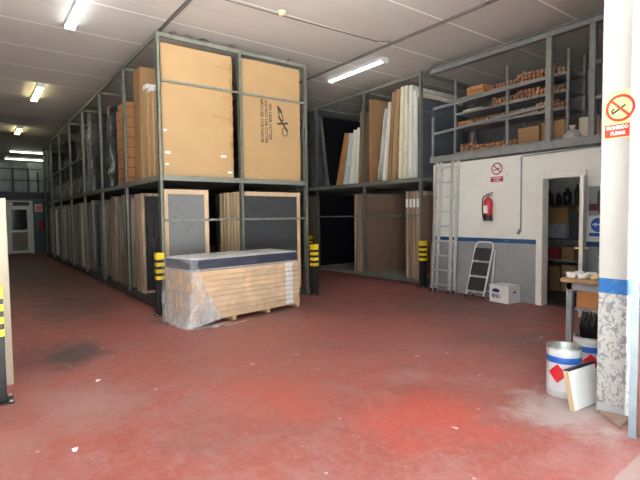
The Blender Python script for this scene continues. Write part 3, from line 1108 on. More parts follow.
f2.grid(tail, 8, 18).build('loose_tail', 'film_h', fl)
o = MB().box(0, .38, 0, .025, 0, .004).build('plastic_strip', 'bag')
o.location = (2.66, 5.70, .001)
o.rotation_euler = (0, 0, math.radians(16))
tag(o, 'thin pale plastic strip lying on the floor in front of the pallet', 'strip')

# ================================================================== SECOND RACK (against the store room)
QX0, QX1 = 7.41, 9.35
r2 = thing('storage_rack', 'grey-green two-tier rack of white boards and tan panels beside the white store-room wall', 'rack', (7.41, 6.46, 0))
QY = [6.46, 8.19, 10.08, 12.0, 13.9]
for y in QY:
    for x in (QX0, QX1 - PW):
        MB().box(x, x + .012, y, y + PW, 0, 4.37).box(x, x + PW, y, y + .012, 0, 4.37).box(x + PW - .012, x + PW, y, y + PW * .6, 0, 4.37) \
            .box(x - .02, x + PW + .02, y - .02, y + PW + .02, 0, .008).build('post', 'rack', r2, world=True)
for z, h in ((4.30, .06), (2.15, .085), (.03, .07)):
    for a, b in zip(QY, QY[1:]):
        MB().box(QX0 + .004, QX0 + .05, a + PW, b, z, z + h).build('side_beam', 'rack', r2, world=True)
    MB().box(QX0 + PW, QX1 - PW, QY[0] + .005, QY[0] + .045, z, z + h).build('end_beam', 'rack', r2, world=True)
for a, b in zip(QY, QY[1:]):
    MB().box(QX0 + .05, QX1 - .05, a + .065, b - .004, 2.17, 2.232).build('upper_deck', 'rack_l', r2, world=True)
    MB().box(QX0 + .05, QX1 - .05, a + .065, b - .004, .05, .10).build('lower_deck', 'rack_l', r2, world=True)
    MB().box(QX0 + PW, QX1 - PW, b + .01, b + .04, 4.30, 4.35).build('cross_beam', 'rack', r2, world=True)
    MB().box(QX0 + .01, QX0 + .035, a + PW, b, 1.43, 1.46).build('side_rail', 'rack', r2, world=True)
ZL2, ZU2 = .102, 2.236

n1 = bed_base(1.7, 1.86, .082, 'tan bed base in film with white label, closest to the ladder in the lower bay', frame='st_p', fab='tan_w', loc=(7.49, 6.58, ZL2))
MB().box(-.003, 0, .006, .076, 1.52, 1.70).build('paper_label', 'label', n1)
for i in range(3):
    copy_tree(n1, (7.49 + .004 * (i % 2), 6.682 + .1 * i, ZL2), None, 'tan film-wrapped bed base behind the one closest to the ladder', 'tan bed bases near the ladder')
n2 = bed_base(1.7, 1.88, .082, 'tan panel in shiny film whose whole face shows in the lower bay', frame='tan_w', fab='tan_w', loc=(7.49, 8.02 + .06, ZL2), fw_=.06)
n2.location.y = 8.275
for i in range(3):
    q = copy_tree(n2, (7.49, 8.375 + .1 * i, ZL2), None, 'tan board edge just behind the full-face tan panel', 'tan boards behind the full-face panel')
    remat(q, 'wood_frame', 'st_p')
n3 = bed_base(1.7, 1.93, .082, 'black-cloth bed base filling the dark lower bay between the racks', frame='fab_k', fab='fab_k', loc=(7.50, 10.16, ZL2), fw_=.05)
MB().box(-.004, .06, -.002, .084, 0, 1.93).build('film_edge', 'wrap_g', n3)
for i in range(5):
    q = copy_tree(n3, (7.49, 10.27 + .11 * i, ZL2), None, 'film-edged bed base behind the black-cloth one between the racks', 'bed bases behind the black-cloth one')
    remat(q, 'film_edge', 'st_a')
carton(7.62, 8.2, 6.0 + .48 - .42 + .0, 6.40, .0, .86, 'orange-brown carton on the floor between ladder and rack', 'card_o')


def board(ybot, ang, h, t, material, label, w=1.6, x=7.49, amp=.012, seed=0, group=None):
    a = math.radians(ang)
    z = ZU2 + (t * math.sin(a) if a < 0 else 0) * 0 + .001
    if a < 0: z += t * math.sin(-a)
    return wrapped(w, t, h, label, material, (x, ybot, z), (a, 0, 0), group, amp, seed, 'wrapped_board', 'board', .16, False)


# a leans its top towards -y when positive about x is negative: use rot +ang -> top to -y
board(6.56, 0, 1.66, .08, 'blueg', 'slate-blue wrapped board facing out at the end of the upper rack', amp=.004)
W = 'white-wrapped board on edge'
board(6.68, .5, 1.84, .10, 'white_w', W + ', first behind the slate-blue one', seed=1)
board(6.82, 1.0, 1.97, .10, 'white_w', W + ', tall, second behind the slate-blue one', seed=2)
board(6.965, 1.6, 1.99, .10, 'cream_w', 'yellowish-wrapped board on edge among the tall white ones', seed=3)
board(7.12, 2.5, 2.0, .10, 'cream_w', 'yellowish-wrapped board on edge touching the upright brown board', seed=4)
carton(7.49, 9.0, 7.29, 7.39, ZU2 + .001, 1.95, 'upright brown board between yellowish and white wrapped ones', 'card', 'brown_board', math.radians(4.2))
carton(7.49, 9.0, 7.44, 7.53, ZU2 + .001, 1.93, 'darker brown board on edge beside the white wrapped ones', 'card_b', 'brown_board', math.radians(5.2))
board(7.62, 6.5, 1.76, .09, 'white_w', W + ', shorter, leaning on the brown boards', seed=5)
board(7.80, 8.2, 1.66, .09, 'white_w', 'bulging white-wrapped board leaning behind the shorter one', amp=.03, seed=6)
carton(7.50, 9.0, 8.03, 8.12, ZU2, 1.92, 'broad brown board standing square beside the middle post', 'card_b', 'brown_board')
carton(7.49, 9.0, 8.42, 8.50, ZU2 + .001, 1.70, 'brown board leaning past the middle post, tallest in its bay', 'card_b', 'brown_board', math.radians(3))
board(8.62, 6, 1.36, .08, 'white_w', W + ' in the second bay, next to the brown board', seed=8)
board(8.82, 9, 1.33, .08, 'white_w', W + ', middle of the three in the second bay', seed=9)
board(9.03, 12, 1.28, .08, 'wrap_l', 'greyish wrapped board leaning beside the reddish-brown one', seed=10)
carton(7.49, 9.0, 9.30, 9.37, ZU2 + .001, 1.32, 'reddish-brown board leaning furthest over in the second bay', 'card_o', 'brown_board', math.radians(16))
q = board(9.72, -9, 1.9, .06, 'fab_k', 'black panel with a film edge leaning away in the shadowed upper bay', seed=11, amp=.004)
MB().box(-.004, .07, -.003, .063, .01, 1.88).build('film_edge', 'wrap_g', q, bevel=.006)
board(10.22, 0, 1.85, .3, 'wrap_g', 'thick grey film-wrapped mattress upright past the leaning dark panel', seed=12)
board(10.9, 0, 1.8, .3, 'wrap_g', 'second thick wrapped mattress, deep between the racks', seed=13)
rl_ = MB().tube([(7.47, 6.60, 3.965), (7.8, 6.60, 3.97), (8.2, 6.60, 3.96), (8.9, 6.60, 3.965)], .06, 12).build('foam_roll', 'cream')
tag(rl_, 'cream foam roll lying on top of the slate-blue board', 'roll')

# ================================================================== MEZZANINE: railing, shelves, stores
mr_ = thing('mezzanine_railing', 'grey steel railing along the mezzanine edge above the white wall', 'railing', (7.2, 4.5, 2.57))
for y, zt, w in ((6.0 - .03, 3.34, .045), (3.71, 4.15, .085), (3.08, 4.15, .085), (1.9, 4.15, .085)):
    MB().box(7.175 - w / 2 + .02, 7.175 + w / 2 + .02, y - w / 2, y + w / 2, 2.57, zt).build('railing_post', 'mezz', mr_, world=True, bevel=.004)
MB().bar((7.195, 5.96, 3.49), (7.195, 3.71, 3.55), .04, .045).build('top_rail', 'mezz', mr_, world=True)
MB().bar((7.195, 5.96, 3.01), (7.195, 3.71, 3.13), .04, .045).build('middle_rail', 'mezz', mr_, world=True)
MB().bar((7.195, 3.04, 3.60), (7.195, 1.6, 3.60), .04, .045).build('top_rail', 'mezz', mr_, world=True)
MB().bar((7.195, 3.04, 3.10), (7.195, 1.6, 3.10), .04, .045).build('middle_rail', 'mezz', mr_, world=True)

SX0, SX1, SY0, SY1 = 7.6, 8.15, 3.62, 5.76
sh = thing('steel_shelving', 'four-tier grey steel shelving full of wooden pieces on the mezzanine', 'shelving', (7.6, 4.69, 2.5))
for y in (SY0, 4.66, SY1):
    for x in (SX0, SX1):
        MB().box(x - .02, x + .02, y - .02, y + .02, 2.5, 4.05).build('shelf_post', 'mezz', sh, world=True)
TZ = (2.66, 3.14, 3.41, 3.69)
for z in TZ:
    MB().box(SX0 + .021, SX1 - .021, SY0 - .02, SY1 + .02, z - .02, z).box(SX0 - .03, SX0 - .021, SY0, SY1, z - .035, z + .002).build('shelf_board', 'mezz', sh, world=True)
lg0 = None
G = {2.66: 'wooden pieces on the bottom shelf', 3.14: 'wooden pieces on the second shelf', 3.41: 'wooden pieces on the third shelf', 3.69: 'wooden pieces on the top shelf'}
LBL = {2.66: 'bottom', 3.14: 'second', 3.41: 'third', 3.69: 'top'}
spans = {2.66: [(4.52, 5.70)], 3.14: [(3.70, 5.35)], 3.41: [(3.70, 5.0)], 3.69: [(3.70, 5.10)]}
rng = random.Random(3)
for z in TZ:
    for a, b in spans[z]:
        y = a + .035
        while y < b:
            lv = 2 + int(1.9 * max(0, .5 + .8 * mnoise.noise(Vector((y * 2.2, z * 5, 0)))))
            for k in range(min(lv, 3)):
                lab = 'small turned wooden piece in the heap on the %s mezzanine shelf' % LBL[z]
                loc = (7.63 + rng.uniform(0, .05), y + rng.uniform(-.004, .004), z + .030 + .056 * k)
                rot = (0, 0, rng.uniform(-.05, .05))
                if lg0 is None:
                    lg0 = MB().tube([(0, 0, 0), (.02, 0, 0), (.2, 0, 0), (.26, 0, 0)], .02, 8, True, [.0275, .028, .022, .019]).build('wooden_furniture_leg', 'leg_w')
                    o = lg0
                else:
                    o = lg0.copy()
                    COL.objects.link(o)
                o.location, o.rotation_euler = loc, rot
                tag(o, lab, 'furniture leg', G[z])
            y += .069


def crate(x0, x1, y0, y1, z0, h, label, material='card_o'):
    t = thing('wooden_crate', label, 'crate', (x0, y0, z0))
    w, d = x1 - x0, y1 - y0
    k = .014
    MB().box(0, w, 0, d, 0, k).build('crate_floor', material, t)
    for i in range(2):
        za = k + i * (h - k) / 2
        zb = za + (h - k) / 2 - .012
        MB().box(0, k, 0, d, za, zb).box(w - k, w, 0, d, za, zb).box(k, w - k, 0, k, za, zb).box(k, w - k, d - k, d, za, zb).build('crate_slats', material, t)
    return t


crate(7.60, 7.95, 5.14, 5.50, 3.691, .17, 'orange-brown crate at the end of the top mezzanine shelf')
crate(7.64, 7.95, 5.40, 5.73, 3.141, .12, 'orange-brown tray sticking out past the end of the second mezzanine shelf')
o = MB().box(0, .3, 0, .42, 0, .05).build('packing_sheet', 'cream', bevel=.01)
o.location = (7.64, 5.2, 3.411)
tag(o, 'pale folded packing sheet on the third mezzanine shelf', 'sheet')
carton(7.63, 8.05, 4.10, 4.48, 2.661, .27, 'brown carton on the bottom mezzanine shelf, nearer the wooden pieces', 'card_b')
carton(7.63, 8.05, 3.68, 4.06, 2.661, .30, 'brown carton on the bottom mezzanine shelf, at its end', 'card_b')
carton(7.75, 8.15, 3.22, 3.52, 2.501, .46, 'pale carton on the mezzanine floor beside the white bag', 'cream')
carton(7.60, 7.72, 2.96, 3.16, 2.501, .36, 'orange carton on the mezzanine floor by the last post', 'card_o')
carton(8.28, 8.7, 2.82, 3.35, 2.501, .62, 'tall brown carton on the mezzanine behind the pale one', 'card_b')
bg_ = thing('plastic_bag', 'white crumpled plastic bag at the end of the mezzanine shelving', 'bag', (7.42, 3.46, 2.501))
s = MB().lathe([(0, 0), (.09, .0), (.125, .07), (.12, .15), (.08, .21), (.03, .25), (0, .255)], 18)
s.v = [p * (1 + .16 * mnoise.noise(p * 14)) for p in s.v]
s.v = [Vector((p.x, p.y, max(0, p.z))) for p in s.v]
s.build('bag_body', 'bag', bg_)
MB().lathe([(.02, .235), (.03, .26), (.055, .30), (.05, .30), (.02, .25)], 12).build('tied_neck', 'bag', bg_)

# ================================================================== ON AND AGAINST THE STORE-ROOM WALL
XW = 7.2
# aluminium ladder
ld = thing('aluminium_ladder', 'tall double aluminium ladder leaning on the white wall', 'ladder', (7.0, 5.65, 0))


def ladder_sec(xb, xt, yb0, yb1, yt0, yt1, zt, n, name):
    mb = MB()
    mb.bar((xb, yb0, .0), (xt, yt0, zt), .028, .06, (0, 1, 0)).build('stile', 'alu', ld, world=True, bevel=.003)
    MB().bar((xb, yb1, .0), (xt, yt1, zt), .028, .06, (0, 1, 0)).build('stile', 'alu', ld, world=True, bevel=.003)
    for k in range(n):
        f = (.14 + k * .275) / zt
        if f > .98: break
        x = xb + (xt - xb) * f
        MB().bar((x, yb0 + (yt0 - yb0) * f, zt * f), (x, yb1 + (yt1 - yb1) * f, zt * f), .03, .03).build('rung', 'alu', ld, world=True)
    for y in (yb0, yb1):
        MB().box(xb - .035, xb + .035, y - .022, y + .022, 0, .05).build('rubber_foot', 'tread', ld, world=True)


ladder_sec(7.02, 7.10, 5.86, 5.45, 5.80, 5.43, 2.44, 9, 'front')
ladder_sec(7.085, 7.16, 5.80, 5.385, 5.74, 5.36, 2.46, 9, 'rear')

# folding step ladder
sl = thing('step_ladder', 'white three-step folding ladder with black treads leaning on the grey dado', 'step ladder', (6.97, 4.88, 0))


def slp(f, y):   # point on the leaning plane: f from foot (0) to top (1)
    return (6.97 + .19 * f, y - .085 * f, .97 * f)


fr_ = MB()
arc = [slp(0, 5.05), slp(.93, 5.05 - .0)] + [slp(.97, 5.035), slp(.995, 5.0), slp(1.0, 4.96), slp(1.0, 4.79), slp(.995, 4.75), slp(.97, 4.715), slp(.93, 4.70)] + [slp(0, 4.70)]
fr_.tube(arc, .014, 8).build('tube_frame', 'white_gloss', sl, world=True)
for f0, f1 in ((.68, .89), (.41, .63), (.14, .36)):
    MB().add([Vector(slp(f0, 5.035)) + Vector((-.012, 0, 0)), Vector(slp(f0, 4.715)) + Vector((-.012, 0, 0)), Vector(slp(f1, 4.715)) + Vector((.0, 0, 0)), Vector(slp(f1, 5.035)) + Vector((.0, 0, 0))], [(0, 1, 2, 3)]) \
        .build('tread', 'tread', sl, world=True, solid=.022)
    MB().tube([slp(f0 - .03, 5.05), slp(f0 - .03, 4.70)], .010, 8).build('cross_bar', 'white_gloss', sl, world=True)
MB().tube([(7.165, 4.60, .84), (7.11, 4.64, .01)], .012, 8).tube([(7.165, 4.93, .84), (7.11, 4.99, .01)], .012, 8).tube([(7.12, 4.65, .12), (7.12, 4.97, .12)], .009, 8).build('rear_legs', 'white_gloss', sl, world=True)
MB().tube([slp(.86, 4.70), (7.165, 4.60, .84)], .007, 6).tube([slp(.86, 5.05), (7.165, 4.93, .84)], .007, 6).build('hinge_bars', 'alu', sl, world=True)
for p in (slp(0, 5.05), slp(0, 4.70), (7.11, 4.64, 0), (7.11, 4.99, 0)):
    MB().lathe([(0, 0), (.019, 0), (.019, .04), (.014, .045)], 10, (p[0], p[1], 0)).build('rubber_foot', 'tread', sl, world=True)

# white box
wb = thing('cardboard_box', 'white printed box on the floor beside the step ladder', 'box', (6.90, 4.53, 0), (0, 0, math.radians(-6)))
MB().box(0, .30, -.37, 0, 0, .275).build('body', 'label', wb, bevel=.006)
MB().box(-.003, .303, -.374, .004, .265, .29).build('lid', 'label', wb, bevel=.004)
lg = MB()
pts = [(-.13 + .075 * math.cos(a), .185 + (.045 if math.sin(a) > 0 else .02) * math.sin(a)) for a in [2 * PI * k / 20 for k in range(20)]]
lg.prism([(y, z) for y, z in pts], 'x', -.003, 0)
lg.build('logo', 'navy_p', wb)
text('RNU', .10, 'ink', wb, (-.002, -.135, .105), (0, -1, 0), (0, 0, 1), sx=.8, bold=.003)
MB().box(.13, .18, -.375, -.369, .165, .195).build('hand_hole', 'black', wb)

# fire extinguisher
ex = thing('fire_extinguisher', 'red fire extinguisher hung on the white wall under the no-smoking sign', 'fire extinguisher', (7.10, 4.70, 1.345))
MB().lathe([(0, 0), (.07, 0), (.075, .01), (.075, .30), (.068, .345), (.045, .38), (.022, .395), (.022, .41), (0, .41)], 24).build('cylinder', 'red', ex)
MB().lathe([(.0765, .0), (.0775, .01), (.0775, .09), (.0765, .095)], 24).build('base_boot', 'black', ex)
MB().lathe([(0, .405), (.018, .405), (.02, .44), (.012, .455), (0, .456)], 12).build('valve', 'can_in', ex)
MB().bar((.0, .03, .445), (-.02, -.10, .475), .02, .014).bar((0, .03, .43), (-.02, -.085, .43), .02, .012).build('squeeze_handle', 'black', ex)
MB().tube([(0, .03, .43), (0, .08, .42), (0, .105, .37), (-.01, .105, .2), (-.015, .09, .10), (-.02, .085, .05)], .011, 8).build('hose', 'black', ex)
MB().box(-.0775, -.07, -.03, .035, .13, .26).build('paper_label', 'label', ex)
MB().box(.06, .1, -.03, .03, .25, .29).build('wall_bracket', 'black', ex)


def ban_sign(t, nrm, yc, zc, R, ring_m, sign):
    """Ring, bar and cigarette of a no-smoking sign on a board facing -x; SIGN flips which way y runs."""
    mb = MB()
    n = 40
    vs = []
    for k in range(n):
        a = 2 * PI * k / n
        for rr in (R, R * .80):
            vs.append((nrm, yc + rr * math.cos(a), zc + rr * math.sin(a)))
    mb.add(vs, [(2 * k, 2 * k + 1, (2 * k + 3) % (2 * n), (2 * k + 2) % (2 * n)) for k in range(n)])
    d = R * .60
    mb.bar((nrm, yc + d, zc + d), (nrm, yc - d, zc - d), R * .17, .0015, (1, 0, 0))
    return mb.build('prohibition_ring', ring_m, t, world=True, solid=.0012)


sg = thing('no_smoking_sign', 'white no-smoking sign with wine-red ring above the extinguisher', 'sign', (7.197, 4.6, 2.18))
MB().box(7.192, 7.199, 4.475, 4.715, 2.005, 2.36).build('board', 'label', sg, world=True)
MB().box(7.1905, 7.192, 4.478, 4.712, 2.008, 2.095).build('caption_panel', 'wine', sg, world=True)
ban_sign(sg, 7.1905, 4.595, 2.23, .105, 'wine', 1)
MB().bar((7.1912, 4.655, 2.205), (7.1912, 4.545, 2.235), .001, .018).tube([(7.1912, 4.545, 2.25), (7.1912, 4.54, 2.275), (7.1912, 4.55, 2.29)], .005, 5).build('cigarette_symbol', 'ink', sg, world=True)
text('PROHIBIDO', .034, 'label', sg, (7.1895 - 7.197, -.005, -.11), (0, -1, 0), (0, 0, 1), bold=.001)
text('FUMAR', .034, 'label', sg, (7.1895 - 7.197, -.005, -.148), (0, -1, 0), (0, 0, 1), bold=.001)

sg = thing('no_smoking_sign', 'yellow and red PROHIBIDO FUMAR sign on the white pillar', 'sign', (3.578, 1.34, 2.12))
MB().box(3.5745, 3.5785, 1.215 + .075, 1.452, 1.965, 2.285).build('board', 'sgn_y', sg, world=True)
MB().box(3.573, 3.5745, 1.292, 1.446, 1.972, 2.06).build('caption_panel', 'red_s', sg, world=True)
ban_sign(sg, 3.5735, 1.352, 2.168, .092, 'red_s', 1)
MB().bar((3.5738, 1.40, 2.135), (3.5738, 1.32, 2.185), .001, .014).tube([(3.5738, 1.395, 2.13), (3.5738, 1.405, 2.15), (3.5738, 1.39, 2.17)], .006, 5) \
    .build('cigarette_symbol', 'ink', sg, world=True)
text('PROHIBIDO', .034, 'label', sg, (-.0062, .028, -.083), (0, -1, 0), (0, 0, 1), bold=.0015, sx=.75)
text('FUMAR', .034, 'label', sg, (-.0062, .022, -.122), (0, -1, 0), (0, 0, 1), bold=.0015, sx=.85)

# conduit on the wall
o = MB().tube([(7.185, 4.17, 1.15), (7.185, 4.15, 1.20), (7.185, 4.15, 2.375), (7.185, 4.13, 2.39), (7.185, 2.2, 2.415)], .012, 8).build('wall_conduit', 'steel_g')
tag(o, 'thin grey conduit running down the white wall beside the doorway', 'pipe')
o = MB().tube([(7.17, 4.19, 1.13), (7.17, 4.15, 1.20)], .026, 8).build('conduit_end', 'steel_g')
tag(o, 'short fitting where the wall conduit ends above the blue stripe', 'fitting')

# grey notice panel with blue sign beyond the doorway
gp = thing('equipment_box', 'flat grey panel on the wall beyond the doorway with a dark hanging handle', 'panel', (7.18, 2.78, 1.42))
MB().box(7.167, 7.199, 2.45, 3.10, 1.42, 1.84).build('panel_body', 'steel_g', gp, world=True, bevel=.006)
MB().box(7.160, 7.167, 2.62, 3.09, 1.49, 1.59).build('dark_red_plate', 'plum', gp, world=True)
MB().tube([(7.15, 2.93, 1.78), (7.14, 2.95, 1.72), (7.14, 2.95, 1.52), (7.15, 2.93, 1.45)], .022, 8).build('handle', 'black', gp, world=True)
bs = thing('safety_sign', 'round blue mandatory sign with goggles symbol below the grey panel', 'sign', (7.163, 2.95, 1.25))
MB().box(7.160, 7.199, 2.82, 3.085, 1.115, 1.39).build('board', 'label', bs, world=True)
MB().prism([(2.955 + .105 * math.cos(2 * PI * k / 28), 1.285 + .105 * math.sin(2 * PI * k / 28)) for k in range(28)], 'x', 7.1585, 7.16).build('blue_disc', 'blue', bs, world=True)
MB().box(7.1585, 7.16, 2.825, 3.08, 1.12, 1.17).build('caption_panel', 'blue', bs, world=True)
gg = MB()
for y in (2.915, 2.995):
    gg.prism([(y + .032 * math.cos(2 * PI * k / 16), 1.29 + .024 * math.sin(2 * PI * k / 16)) for k in range(16)], 'x', 7.157, 7.1585)
gg.box(7.157, 7.1585, 2.87, 3.04, 1.284, 1.296)
gg.build('goggles_symbol', 'label', bs, world=True)

# ================================================================== INSIDE THE STORE ROOM
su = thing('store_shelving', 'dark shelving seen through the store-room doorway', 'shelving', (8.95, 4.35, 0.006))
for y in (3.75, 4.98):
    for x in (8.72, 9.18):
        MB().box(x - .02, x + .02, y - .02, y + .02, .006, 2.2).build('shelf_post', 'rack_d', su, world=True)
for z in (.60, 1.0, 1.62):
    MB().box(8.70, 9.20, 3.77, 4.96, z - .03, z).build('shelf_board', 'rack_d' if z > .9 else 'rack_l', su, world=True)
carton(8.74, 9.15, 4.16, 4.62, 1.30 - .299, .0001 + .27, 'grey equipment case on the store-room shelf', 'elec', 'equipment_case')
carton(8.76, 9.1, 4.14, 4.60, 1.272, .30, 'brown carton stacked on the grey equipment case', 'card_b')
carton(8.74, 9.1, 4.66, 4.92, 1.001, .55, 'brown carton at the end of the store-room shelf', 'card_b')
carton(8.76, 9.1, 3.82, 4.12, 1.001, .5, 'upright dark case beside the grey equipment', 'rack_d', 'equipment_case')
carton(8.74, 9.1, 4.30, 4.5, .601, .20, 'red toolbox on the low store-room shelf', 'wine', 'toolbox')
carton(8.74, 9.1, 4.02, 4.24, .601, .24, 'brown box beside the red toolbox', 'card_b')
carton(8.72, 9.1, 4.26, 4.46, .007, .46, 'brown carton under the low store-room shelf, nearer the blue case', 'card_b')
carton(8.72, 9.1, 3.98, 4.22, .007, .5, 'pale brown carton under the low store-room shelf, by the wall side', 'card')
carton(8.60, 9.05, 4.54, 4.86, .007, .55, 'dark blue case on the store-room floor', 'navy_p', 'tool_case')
for i, (y, h, w_) in enumerate(((4.02, .36, .05), (4.2, .3, .07), (4.36, .22, .05), (4.55, .28, .08), (4.72, .2, .06))):
    o = MB().lathe([(0, 0), (w_, 0), (w_, h * .7), (w_ * .4, h * .85), (w_ * .4, h), (0, h)], 14).build('tool_bottle', 'black')
    o.location = (8.85, y, 1.621)
    tag(o, 'dark bottle on the top store-room shelf, %s' % ['tallest by the inner post', 'second from the tallest', 'short one in the middle', 'widest one', 'last one by the outer post'][i], 'bottle')

# ================================================================== WORKBENCH BEHIND THE PILLAR
wbn = thing('workbench', 'grey steel workbench with wooden top and drawer behind the pillar', 'workbench', (5.3, 2.1, 0), (0, 0, math.radians(0)))
BX0, BX1, BY0, BY1, BZ = 5.02, 5.62, 1.60, 2.40, .77
MB().box(BX0 - .03, BX1 + .03, BY0 - .02, BY1 + .03, BZ - .045, BZ).build('wooden_top', 'bench', wbn, world=True, bevel=.006)
for x in (BX0 + .025, BX1 - .025):
    for y in (BY0 + .03, BY1 - .05):
        MB().box(x - .025, x + .025, y - .03, y + .03, 0, BZ - .045).build('leg', 'steel_g', wbn, world=True, bevel=.004)
MB().box(BX0, BX1, BY0, BY1 - .02, BZ - .12, BZ - .046).build('apron', 'steel_g', wbn, world=True)
MB().box(BX0 + .02, BX1 - .02, BY0 + .05, BY1 - .10, BZ - .33, BZ - .30).build('lower_shelf', 'steel_g', wbn, world=True)
dw = MB().box(BX0 + .012, BX1 - .1, BY0 + .06, BY1 - .12, BZ - .298, BZ - .125).build('drawer', 'card_o', wbn, world=True, bevel=.006)
for i, (x, y, zz) in enumerate(((5.06, 2.35, 0), (5.05, 2.23, 0), (5.07, 2.11, 0), (5.20, 2.33, 0), (5.21, 2.21, .0), (5.20, 2.09, 0))):
    t = thing('ceramic_cup', ['cup at the outer corner of the workbench', 'second cup along the workbench edge', 'third cup along the workbench edge', 'cup behind the corner one on the workbench', 'middle cup of the back row on the workbench', 'cup of the back row nearest the blue cloth'][i] + ', small and cream', 'cup', (x, y, BZ + .0005))
    MB().lathe([(0, 0), (.032, 0), (.044, .012), (.048, .06), (.044, .06), (.040, .015), (0, .012)], 18).build('cup_body', 'detector' if i % 3 == 2 else 'label', t)
bl = MB().lathe([(0, 0), (.14, 0), (.15, .04), (.11, .10), (.05, .13), (0, .13)], 16)
bl.v = [Vector((p.x * (1 + .3 * mnoise.noise(p * 11)), p.y * (1 + .3 * mnoise.noise(p * 9)), max(0, p.z * (1 + .3 * mnoise.noise(p * 13))))) for p in bl.v]
q = bl.build('blue_cloth', 'navy_p')
q.location = (5.36, 1.86, BZ + .001)
tag(q, 'crumpled dark blue cloth on the workbench behind the cups', 'cloth')
sb = thing('spray_bottle', 'clear spray bottle standing at the back of the workbench', 'bottle', (5.47, 2.22, BZ + .0005))
MB().lathe([(0, 0), (.035, 0), (.037, .01), (.037, .13), (.015, .17), (.013, .19), (0, .19)], 16).build('bottle_body', 'elec', sb)
MB().box(-.05, .02, -.012, .012, .19, .225).bar((-.03, 0, .19), (-.045, 0, .14), .012, .012).build('trigger_head', 'label', sb)


# ================================================================== PAINT CANS, TILE
def paint_can(loc, label, rot=0.0):
    t = thing('paint_can', label, 'can', loc, (0, 0, rot))
    R, Hc = .126, .395
    MB().lathe([(0, 0), (R - .004, 0), (R, .008), (R, .05), (R + .002, .055), (R, .06), (R, Hc - .045), (R + .003, Hc - .035), (R, Hc - .025), (R, Hc - .004), (R - .004, Hc), (R - .012, Hc - .006),
                (R - .012, .04), (0, .04)], 36).build('can_body', 'can', t)
    MB().lathe([(R + .0035, Hc - .012), (R + .004, Hc), (R - .004, Hc + .004), (R - .014, Hc - .004), (R - .0145, .05), (0, .048)], 36).build('rim_and_inside', 'can_in', t)
    MB().lathe([(R + .0012, .275), (R + .0016, .277), (R + .0016, .322), (R + .0012, .324)], 36).build('blue_band', 'blue', t)
    # red hazard diamond wrapped on the curved side, facing -x
    a0 = math.radians(186)
    s_ = .075
    mb = MB()
    n = 8

    def dia(u, v):
        p = (u - .5) * 2
        q = (v - .5) * 2
        y = (p + q) / 2 * s_
        z = (q - p) / 2 * s_
        a = a0 + y / R
        return ((R + .0016) * math.cos(a), (R + .0016) * math.sin(a), .195 + z)
    mb.grid(dia, n, n).build('hazard_diamond', 'red_d', t)
    ear = MB()
    for sg_ in (1, -1):
        ear.box(-.012, .012, sg_ * (R + .003) - .006, sg_ * (R + .003) + .006, .25, .285)
    ear.build('handle_ear', 'can_in', t)
    hp = [(.0 - .03 * math.sin(PI * k / 14), (R + .008) * math.cos(PI * k / 14), .268 - .115 * math.sin(PI * k / 14)) for k in range(15)]
    hp = [Vector((-(math.sqrt(max(0, (R + .012) ** 2 - y * y))), y, z)) for x, y, z in hp]
    return t, hp


c1, hp = paint_can((3.765, 1.795, 0), 'open white paint can with blue band and red diamond, foremost by the pillar')
MB().tube([(.085, -.108, .27), (.06, -.122, .20), (.03, -.134, .12)], .004, 6).build('wire_handle', 'can_in', c1)
c2, hp = paint_can((4.23, 1.80, 0), 'white paint can full of black sheets, behind the open one', .4)
for i in range(7):
    a = random.Random(i)
    x, y = a.uniform(-.04, .04), -.054 + .018 * i
    o = MB().add([(-.05, 0, 0), (.05, 0, 0), (.062, .006, .335), (.10, .008, .40), (.0, .004, .50 + a.uniform(-.05, .06)), (-.10, -.004, .43), (-.062, -.004, .335)], [(0, 1, 2, 3, 4, 5, 6)]).build('black_sheet', 'black', solid=.004)
    o.location = (4.23 + x * .2, 1.80 + y, .062)
    o.rotation_euler = (0, math.radians(a.uniform(-2, 2)), 0)
    tag(o, 'pointed black plastic sheet stuck upright in the rear paint can', 'sheet', 'black sheets in the rear can')

ti = thing('panel_offcut', 'white board offcut with black top edge leaning on the paint can', 'board', (3.475, 1.57, .004), (math.radians(-11), 0, math.radians(-5)))
MB().box(0, .36, 0, .035, 0, .285).build('white_face', 'label', ti, bevel=.002)
MB().box(0, .36, -.001, .036, .285, .30).build('black_edge', 'black', ti)
MB().box(-.008, 0, 0, .035, 0, .29).build('raw_wood_edge', 'pine_v', ti)

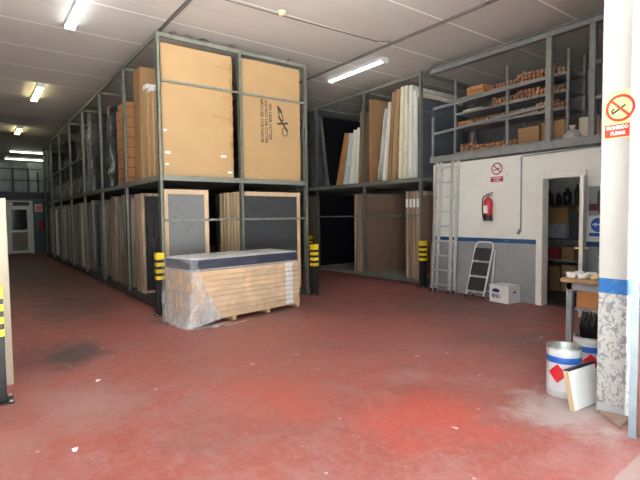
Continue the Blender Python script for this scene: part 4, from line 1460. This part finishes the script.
o = MB().prism([(0, 0), (.21, 0), (.19, .035), (.02, .06)], 'y', 0, .12)
o = MB().add([(3.575, 1.47, 0), (3.575, 1.24, 0), (3.43, 1.255, 0), (3.575, 1.46, .03), (3.575, 1.25, .05), (3.44, 1.265, .012)], [(0, 1, 2), (3, 5, 4), (0, 3, 4, 1), (1, 4, 5, 2), (2, 5, 3, 0)]).build('wooden_wedge', 'wedge')
tag(o, 'brown weathered wedge on the floor against the pillar foot', 'wedge')

# ================================================================== FAR END OF THE AISLE
t = thing('fire_extinguisher', 'tiny-looking red extinguisher on the dark wall by the far door', 'fire extinguisher', (2.36, 23.30, .95))
MB().lathe([(0, 0), (.075, 0), (.08, .02), (.08, .36), (.05, .44), (.02, .47), (0, .47)], 16).build('cylinder', 'red', t)
MB().tube([(.0, -.02, .46), (.06, -.06, .48), (.1, -.05, .36), (.1, -.03, .15)], .014, 6).build('hose', 'black', t)
MB().box(-.03, .03, .06, .1, .25, .31).build('wall_bracket', 'black', t)
t = thing('wall_sign', 'small red and white sign above the far extinguisher', 'sign', (2.27, 23.39, 1.95))
MB().box(-.14, .14, -.006, .008, -.16, .16).build('board', 'label', t)
MB().box(-.10, .10, -.010, -.006, -.13, .10).build('red_symbol', 'red_s', t)
t = thing('wall_sign', 'white notice on the frame corner above the far door', 'sign', (1.25, 23.33, 2.12))
MB().box(-.07, .09, -.012, 0, -.06, .06).build('board', 'label', t)
for i, (x0, x1, h, lab) in enumerate(((-.6, 1.30, 1.25, 'pale film-wrapped mattress stack on the gallery, at its outer end'), (1.42, 1.88, 1.15, 'narrow pale wrapped mattress on the gallery behind the post'))):
    wrapped(x1 - x0, .9, h, lab, 'wrap_l', (x0, 23.75, 2.621), seed=20 + i, amp=.03, sub=.2)
wrapped(.62, .8, 1.35, 'whitest wrapped mattress on the gallery, nearest the rack', 'wrap_l', (2.0, 24.3, 2.621), seed=24, amp=.02, sub=.2)

for i, (x, y, r_, lab) in enumerate(((.83, 4.46, .5, 'small white paper scrap on the red floor at the aisle mouth'), (.46, 3.19, 1.1, 'white paper scrap on the red floor, closest to the open front'))):
    o = MB().add([(0, 0, 0), (.045, .005, .006), (.05, .03, .001), (.02, .036, .008), (-.005, .02, .002)], [(0, 1, 2, 3, 4)]).build('paper_scrap', 'label', solid=.001)
    o.location = (x, y, .002)
    o.rotation_euler = (0, 0, r_)
    tag(o, lab, 'scrap')
